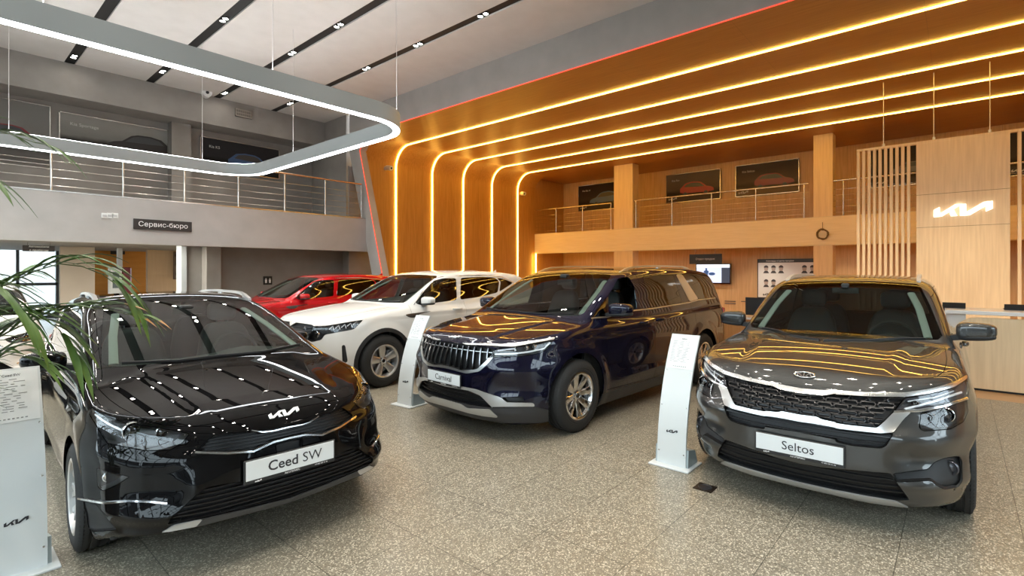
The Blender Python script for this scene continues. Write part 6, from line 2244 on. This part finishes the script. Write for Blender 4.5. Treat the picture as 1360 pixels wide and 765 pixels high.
    scr((w / 2 - .33, -h / 2 + .05, w / 2 - .03, h / 2 - .15), mat('screen_dark', (.02, .02, .03), .2, emit=(.03, .035, .05), estr=1), 'screen_column', .001)
    scr((-w / 2 + .03, h / 2 - .15, w / 2 - .03, h / 2 - .03), mat('screen_white', (.2, .2, .2), .2, emit=(.8, .85, .95), estr=.95), 'screen_header', .001)
    for dx, wd in ((0, .34), (.22, .25), (-.25, .22)):
        mb = MB()
        if wd == .34:
            mb.prism([(-.06, -.28), (-.02, -.28), (.0, -.02), (.02, -.28), (.06, -.28), (.07, .12), (.11, -.02), (.09, .16), (.03, .19), (.035, .27), (-.035, .27), (-.03, .19), (-.09, .16), (-.11, -.02), (-.07, .12)], lambda a_, b_, q: (-.033 - q, -a_ + .25, b_ - .05), 0, .001)
        else:
            mb.prism([(wd * .5 * math.cos(k * PI / 6), .06 * math.sin(k * PI / 6)) for k in range(12)], lambda a_, b_, q: (-.033 - q, -(a_ + dx) + .25, b_), 0, .0008)
        mb.build('slide_figure', mat('screen_fig', (.01, .02, .05), .3, emit=(.02, .05, .12), estr=1), t)
    # staff board
    a, b = at(1006, 344.3, X=X), at(1082, 398, X=X)
    w, h = abs(a.y - b.y), a.z - b.z
    t = thing('staff_board', 'white wall board with rows of small portrait photos', 'notice board', ((a + b) / 2))
    mb = MB(); mb.box((-.02, -w / 2, -h / 2), (.1, w / 2, h / 2), .004); mb.build('board_frame', MATS['matteblack'], t)
    mb = MB(); mb.box((-.026, -w / 2 + .03, -h / 2 + .03), (-.015, w / 2 - .03, h / 2 - .13)); mb.build('board_sheet', MATS['platewhite'], t)
    mb = MB(); mb.box((-.026, -w / 2 + .03, h / 2 - .12), (-.015, w / 2 - .03, h / 2 - .02)); mb.build('board_header', MATS['signgrey'], t)
    o = obj('board_title', text_mesh('Команда отдела продаж', .075), MATS['inkwhite'], t); place(o, (-.0275, w / 2 - .75, h / 2 - .07), (0, -1, 0), (0, 0, 1))
    skin_, hr = mat('portrait_skin', (.42, .36, .33), .6), mat('portrait_dark', (.05, .05, .06), .6)
    for r, cols in enumerate(((0, 1, 2, 5, 6, 7), (0, 1, 3.5, 6))):
        for q in cols:
            yy_ = w / 2 - .30 - q * .245; zz = h / 2 - .36 - r * .50
            mb = MB(); mb.prism([(.07 * math.cos(k * PI / 7), .10 * math.sin(k * PI / 7)) for k in range(14)], lambda a_, b_, s_: (-.027 - s_, yy_ - a_, zz + b_ + .02), 0, .001)
            f = mb.build('portrait', skin_, t)
            mb = MB(); mb.prism([(.078 * math.cos(k * PI / 7), .03 + .085 * math.sin(k * PI / 7)) for k in range(8)], lambda a_, b_, s_: (-.0285 - s_, yy_ - a_, zz + b_ + .02), 0, .001)
            mb.prism([(-.10, -.17), (.10, -.17), (.05, -.085), (-.05, -.085)], lambda a_, b_, s_: (-.0285 - s_, yy_ - a_, zz + b_ + .02), 0, .001)
            mb.build('portrait_hair', hr, f)
    lg = logo_mb(.09, .2, .002).build('board_logo', MATS['ink'], t); place(lg, (-.027, w / 2 - .35, -h / 2 + .14), (0, -1, 0), (0, 0, 1))
    # sales desk with monitor
    p = at(957, 440, X=10.4); p1y = 2.35
    d = thing('desk', 'oak sales desk between the minivan and the grey SUV', 'desk', (10.4, p.y, 0))
    L = p.y - p1y
    mb = MB(); mb.box((-.05, -L, .72), (.75, 0, .76), .004); mb.build('desk_top', MATS['corian'], d)
    mb = MB(); mb.box((0, -L + .03, .03), (.03, -.03, .72)); mb.build('front_panel', noise_mat('deskoak', (.48, .24, .08), (.56, .30, .11), (9, 9, .5), 4, .45, 3), d)
    for y in (-.05, -L + .05):
        mb = MB(); mb.box((.0, y - .02, 0), (.7, y + .02, .72)); mb.build('side_panel', MATS['deskoak'], d)
    p = at(1012, 410, X=10.75)
    m = thing('monitor', 'dark desktop monitor turned away on the oak sales desk', 'monitor', (10.75, p.y, .76))
    mb = MB(); mb.box((-.03, -.30, .02), (.0, .30, .37), .006); mb.build('monitor_case', MATS['blackplastic'], m)
    mb = MB(); mb.box((0, -.03, .0), (.04, .03, .2)); mb.box((-.06, -.1, 0), (.1, .1, .012)); mb.build('monitor_stand', MATS['blackplastic'], m)
    person_at_desk()
    # wreath on the rear balcony front
    p = at(1092.5, 311, X=XF - .05)
    t = thing('wreath', 'small twig wreath hanging by a cord on the oak balcony front', 'wreath', p)
    rnd = random.Random(2)
    for k in range(4):
        mb = MB(); mb.tube([((-.01 + .02 * math.sin(3 * a + k)), (.145 + .02 * math.sin(5 * a + k * 2)) * math.cos(a), (.145 + .02 * math.cos(4 * a + k)) * math.sin(a)) for a in np.linspace(0, 2 * PI, 30)], .014, 6, False)
        mb.build('twig_ring', mat('twig', (.20, .13, .06), .8), t, 60)
    mb = MB(); mb.tube([(0, 0, .14), (0, 0, .36)], .008, 6); mb.build('cord', MATS['twig'], t)
    # vent, switches, cameras, socket plate on the floor
    a, b = at(312, 143.5, Y=YU - .01), at(334.5, 158.5, Y=YU - .01)
    t = thing('air_vent', 'pale air vent grille on the grey beam under the white ceiling', 'air vent', (a + b) / 2)
    w, h = b.x - a.x, a.z - b.z
    mb = MB(); mb.box((-w / 2, -.02, -h / 2), (w / 2, .0, h / 2)); mb.build('vent_backing', MATS['matteblack'], t)
    for q in ((-w / 2, h / 2 - .03, w / 2, h / 2), (-w / 2, -h / 2, w / 2, -h / 2 + .03), (-w / 2, -h / 2, -w / 2 + .03, h / 2), (w / 2 - .03, -h / 2, w / 2, h / 2), (-w / 2, -.012, w / 2, .012)):
        mb = MB(); mb.box((q[0], -.03, q[1]), (q[2], -.015, q[3])); mb.build('vent_frame', mat('ventgrey', (.36, .33, .29), .5), t)
    for k in range(12):
        x = -w / 2 + .05 + (w - .1) * k / 11
        mb = MB(); mb.box((x - .009, -.028, -h / 2), (x + .009, -.016, h / 2)); mb.build('vent_slat', MATS['ventgrey'], t)
    for u, lab in ((139, 'leftmost white wall plate of three on the grey balcony front'), (146, 'middle white wall plate of three on the grey balcony front'), (152.5, 'right white wall plate of three on the grey balcony front')):
        p = at(u, 286.5, Y=YL)
        t = thing('wall_plate', lab, 'socket', p, 0, 'wall plates on the balcony front')
        mb = MB(); mb.box((-.058, -.016, -.055), (.058, .0, .055), .006); mb.build('plate_cover', MATS['whiteplastic'], t)
        mb = MB(); mb.box((-.035, -.02, -.02), (.035, -.014, .02), .003); mb.build('plate_switch', mat('plategrey', (.45, .46, .46), .4), t)
    camera_device('white camera on the grey beam by the ceiling', at(273, 126, Y=YU), (-.2, -1, 0), 1.9)
    camera_device('white camera on the oak wall beside the slanted portal leg', at(512, 223.5, Y=YO), (.15, -1, 0))
    camera_device('white camera at the far end of the oak wall near the rear balcony', at(692, 257.5, Y=YO), (-.3, -1, 0))
    for u, v, lab in ((855, 334.5, 'left of two'), (995, 330.5, 'right of two')):
        p = at(u, v, X=18.4)
        t = thing('ceiling_sensor', 'small pale dome under the rear balcony, ' + lab, 'sensor', (p.x, p.y, 2.52))
        mb = MB(); mb.lathe([(.07, 0), (.07, -.03), (0, -.03)], 16); mb.build('sensor_base', MATS['whiteplastic'], t, 40)
        mb = MB(); mb.lathe([(.05, -.03), (.04, -.06), (0, -.075)], 16); mb.build('sensor_dome', MATS['whiteplastic'], t, 60)
    for k, y in enumerate((12.4, 10.0, 7.6, 5.2, 2.8, .4, -2)):  # row of lamps added to brighten the wall below the balcony
        t = thing('added_downlight', 'added lamp brightening the space under the rear balcony', 'downlight', (19.0, y, 2.52), 0, 'added lamps under the rear balcony')
        mb = MB(); mb.lathe([(.085, 0), (.085, -.012), (.07, -.014), (.065, -.004)], 20); mb.build('lamp_ring', MATS['whiteplastic'], t, 40)
        mb = MB(); mb.lathe([(.066, -.006), (0, -.007)], 20); mb.build('lamp_lens', MATS['spot_lens'], t)
        L = bpy.data.lights.new('spot', 'SPOT'); L.energy = 60; L.spot_size = math.radians(130); L.spot_blend = .8; L.color = (1, .88, .70); L.shadow_soft_size = .06
        lo = bpy.data.objects.new('spot_light', L); C.objects.link(lo); lo.location = (19.0, y, 2.50)
    p = at(936.5, 648, Z=0)
    t = thing('floor_socket', 'dark square floor socket plate between the white stand and grey SUV', 'socket', p)
    mb = MB(); mb.box((-.07, -.07, 0), (.07, .07, .006), .002); mb.build('socket_frame', mat('bronze', (.035, .025, .018), .4, .6), t)
    mb = MB(); mb.lathe([(.052, .005), (.052, .009), (.045, .010), (.043, .007), (0, .007)], 24); mb.build('socket_lid', MATS['darkmetal'], t, 40)
    # far room: payment terminal, framed picture, chair back
    p = at(160, 390, Y=19.0)
    t = thing('terminal', 'white and dark red payment terminal in the far room', 'terminal', (p.x, 19.0, 0))
    a, b = at(155, 355, Y=19.0), at(167, 356, Y=19.0)
    zt = a.z
    mb = MB(); mb.box((-.28, -.1, 0), (.02, .15, zt), .03); mb.build('terminal_body', MATS['whiteplastic'], t)
    mb = MB(); mb.box((-.21, -.11, zt - .62), (-.05, -.095, zt - .14)); mb.build('terminal_screen', mat('termscreen', (.12, .15, .15), .3), t)
    mb = MB(); mb.box((.02, -.08, 0), (.26, .2, zt), .03); mb.build('terminal_side', mat('maroon', (.13, .012, .02), .4), t)
    a, b = at(230.5, 334, Y=20.4), at(238.5, 371, Y=20.4)
    t = thing('framed_picture', 'narrow dark upright picture on the pale wall of the far room', 'picture', (a + b) / 2)
    w, h = b.x - a.x, a.z - b.z
    mb = MB(); mb.box((-w / 2, -.02, -h / 2), (w / 2, .05, h / 2), .004); mb.build('picture_frame', mat('brownframe', (.16, .10, .06), .5), t)
    mb = MB(); mb.box((-w / 2 + .03, -.025, -h / 2 + .03), (w / 2 - .03, -.015, h / 2 - .03)); mb.build('picture_print', noise_mat('pictureprint', (.03, .025, .02), (.30, .24, .18), (1, 1, 1), 4, .4, 4), t)
    # wall drawer pulls under the television
    for u, v, lab in ((970, 400, 'upper dark slot handle below the television'), (992, 400.5, 'dark slot handle beside the staff board'), (970, 403, 'lower dark slot handle below the television')):
        p = at(u, v, X=XW)
        mb = MB(); mb.box((XW - .03, p.y - .2, p.z - .012), (XW, p.y + .2, p.z + .012), .004)
        struct('drawer_pull', mb.mesh('trim'), MATS['darkmetal'])
    stand('display_stand', 'white curved price stand between the white SUV and blue minivan', 3.86, 5.12, math.radians(4), lines='Carnival')
    stand('display_stand', 'white curved price stand between the blue minivan and grey SUV', 4.14, 1.83, 0.0, lines='Seltos')
    stand('display_stand', 'white curved price stand in front of the black car wheel at the left edge', .325, 3.83, PI / 2, lines='Ceed SW')
    palm()


def cars():
    seltos()
    carnival()
    sorento('car', 'white SUV with black wheel arches behind the white display stand', paint('paint_white', (.74, .72, .68), 0, .3), None)
    sorento('car', 'red SUV parked behind the white SUV', paint('paint_red', (.42, .006, .010), .3, .3), None, .955, pos=(4.25, 10.75))
    ceed('shiny black estate car in the left foreground', paint('paint_black', (.003, .003, .0035), 0, .3, coat_ior=1.34))
    ceed('white car half hidden by palm fronds at the left edge', MATS['paint_white'], plate=False, pos=(.25, 10.15), yaw=86, logo=False)
SPOT_W = 90.0
WASH_W = 560.0
room()
things()
cars()
# ------------------------------------------------------------------ daylight through the glazing
w = bpy.data.worlds.new('sky'); bpy.context.scene.world = w; w.use_nodes = True
bg = w.node_tree.nodes['Background']
bg.inputs[0].default_value = (.80, .91, 1.0, 1); bg.inputs[1].default_value = 4.2
# ------------------------------------------------------------------ camera
cam = bpy.data.cameras.new('camera'); co = bpy.data.objects.new('camera', cam); C.objects.link(co)
cam.lens = 18.0; cam.sensor_width = 36; cam.shift_y = -22.5 / 1360; cam.clip_start = .05; cam.clip_end = 300
co.location = (0, 0, EYE)
co.rotation_euler = (PI / 2, 0, TH - PI / 2)
sc = bpy.context.scene
sc.camera = co
vs = sc.view_settings
vs.view_transform = 'Standard'; vs.look = 'None'; vs.gamma = 1; vs.use_curve_mapping = False
vs.exposure = 0.8
sc.cycles.max_bounces = 8; sc.cycles.transparent_max_bounces = 16; sc.cycles.glossy_bounces = 5; sc.cycles.diffuse_bounces = 4
sc.cycles.sample_clamp_indirect = 6.0; sc.cycles.caustics_reflective = False; sc.cycles.caustics_refractive = False
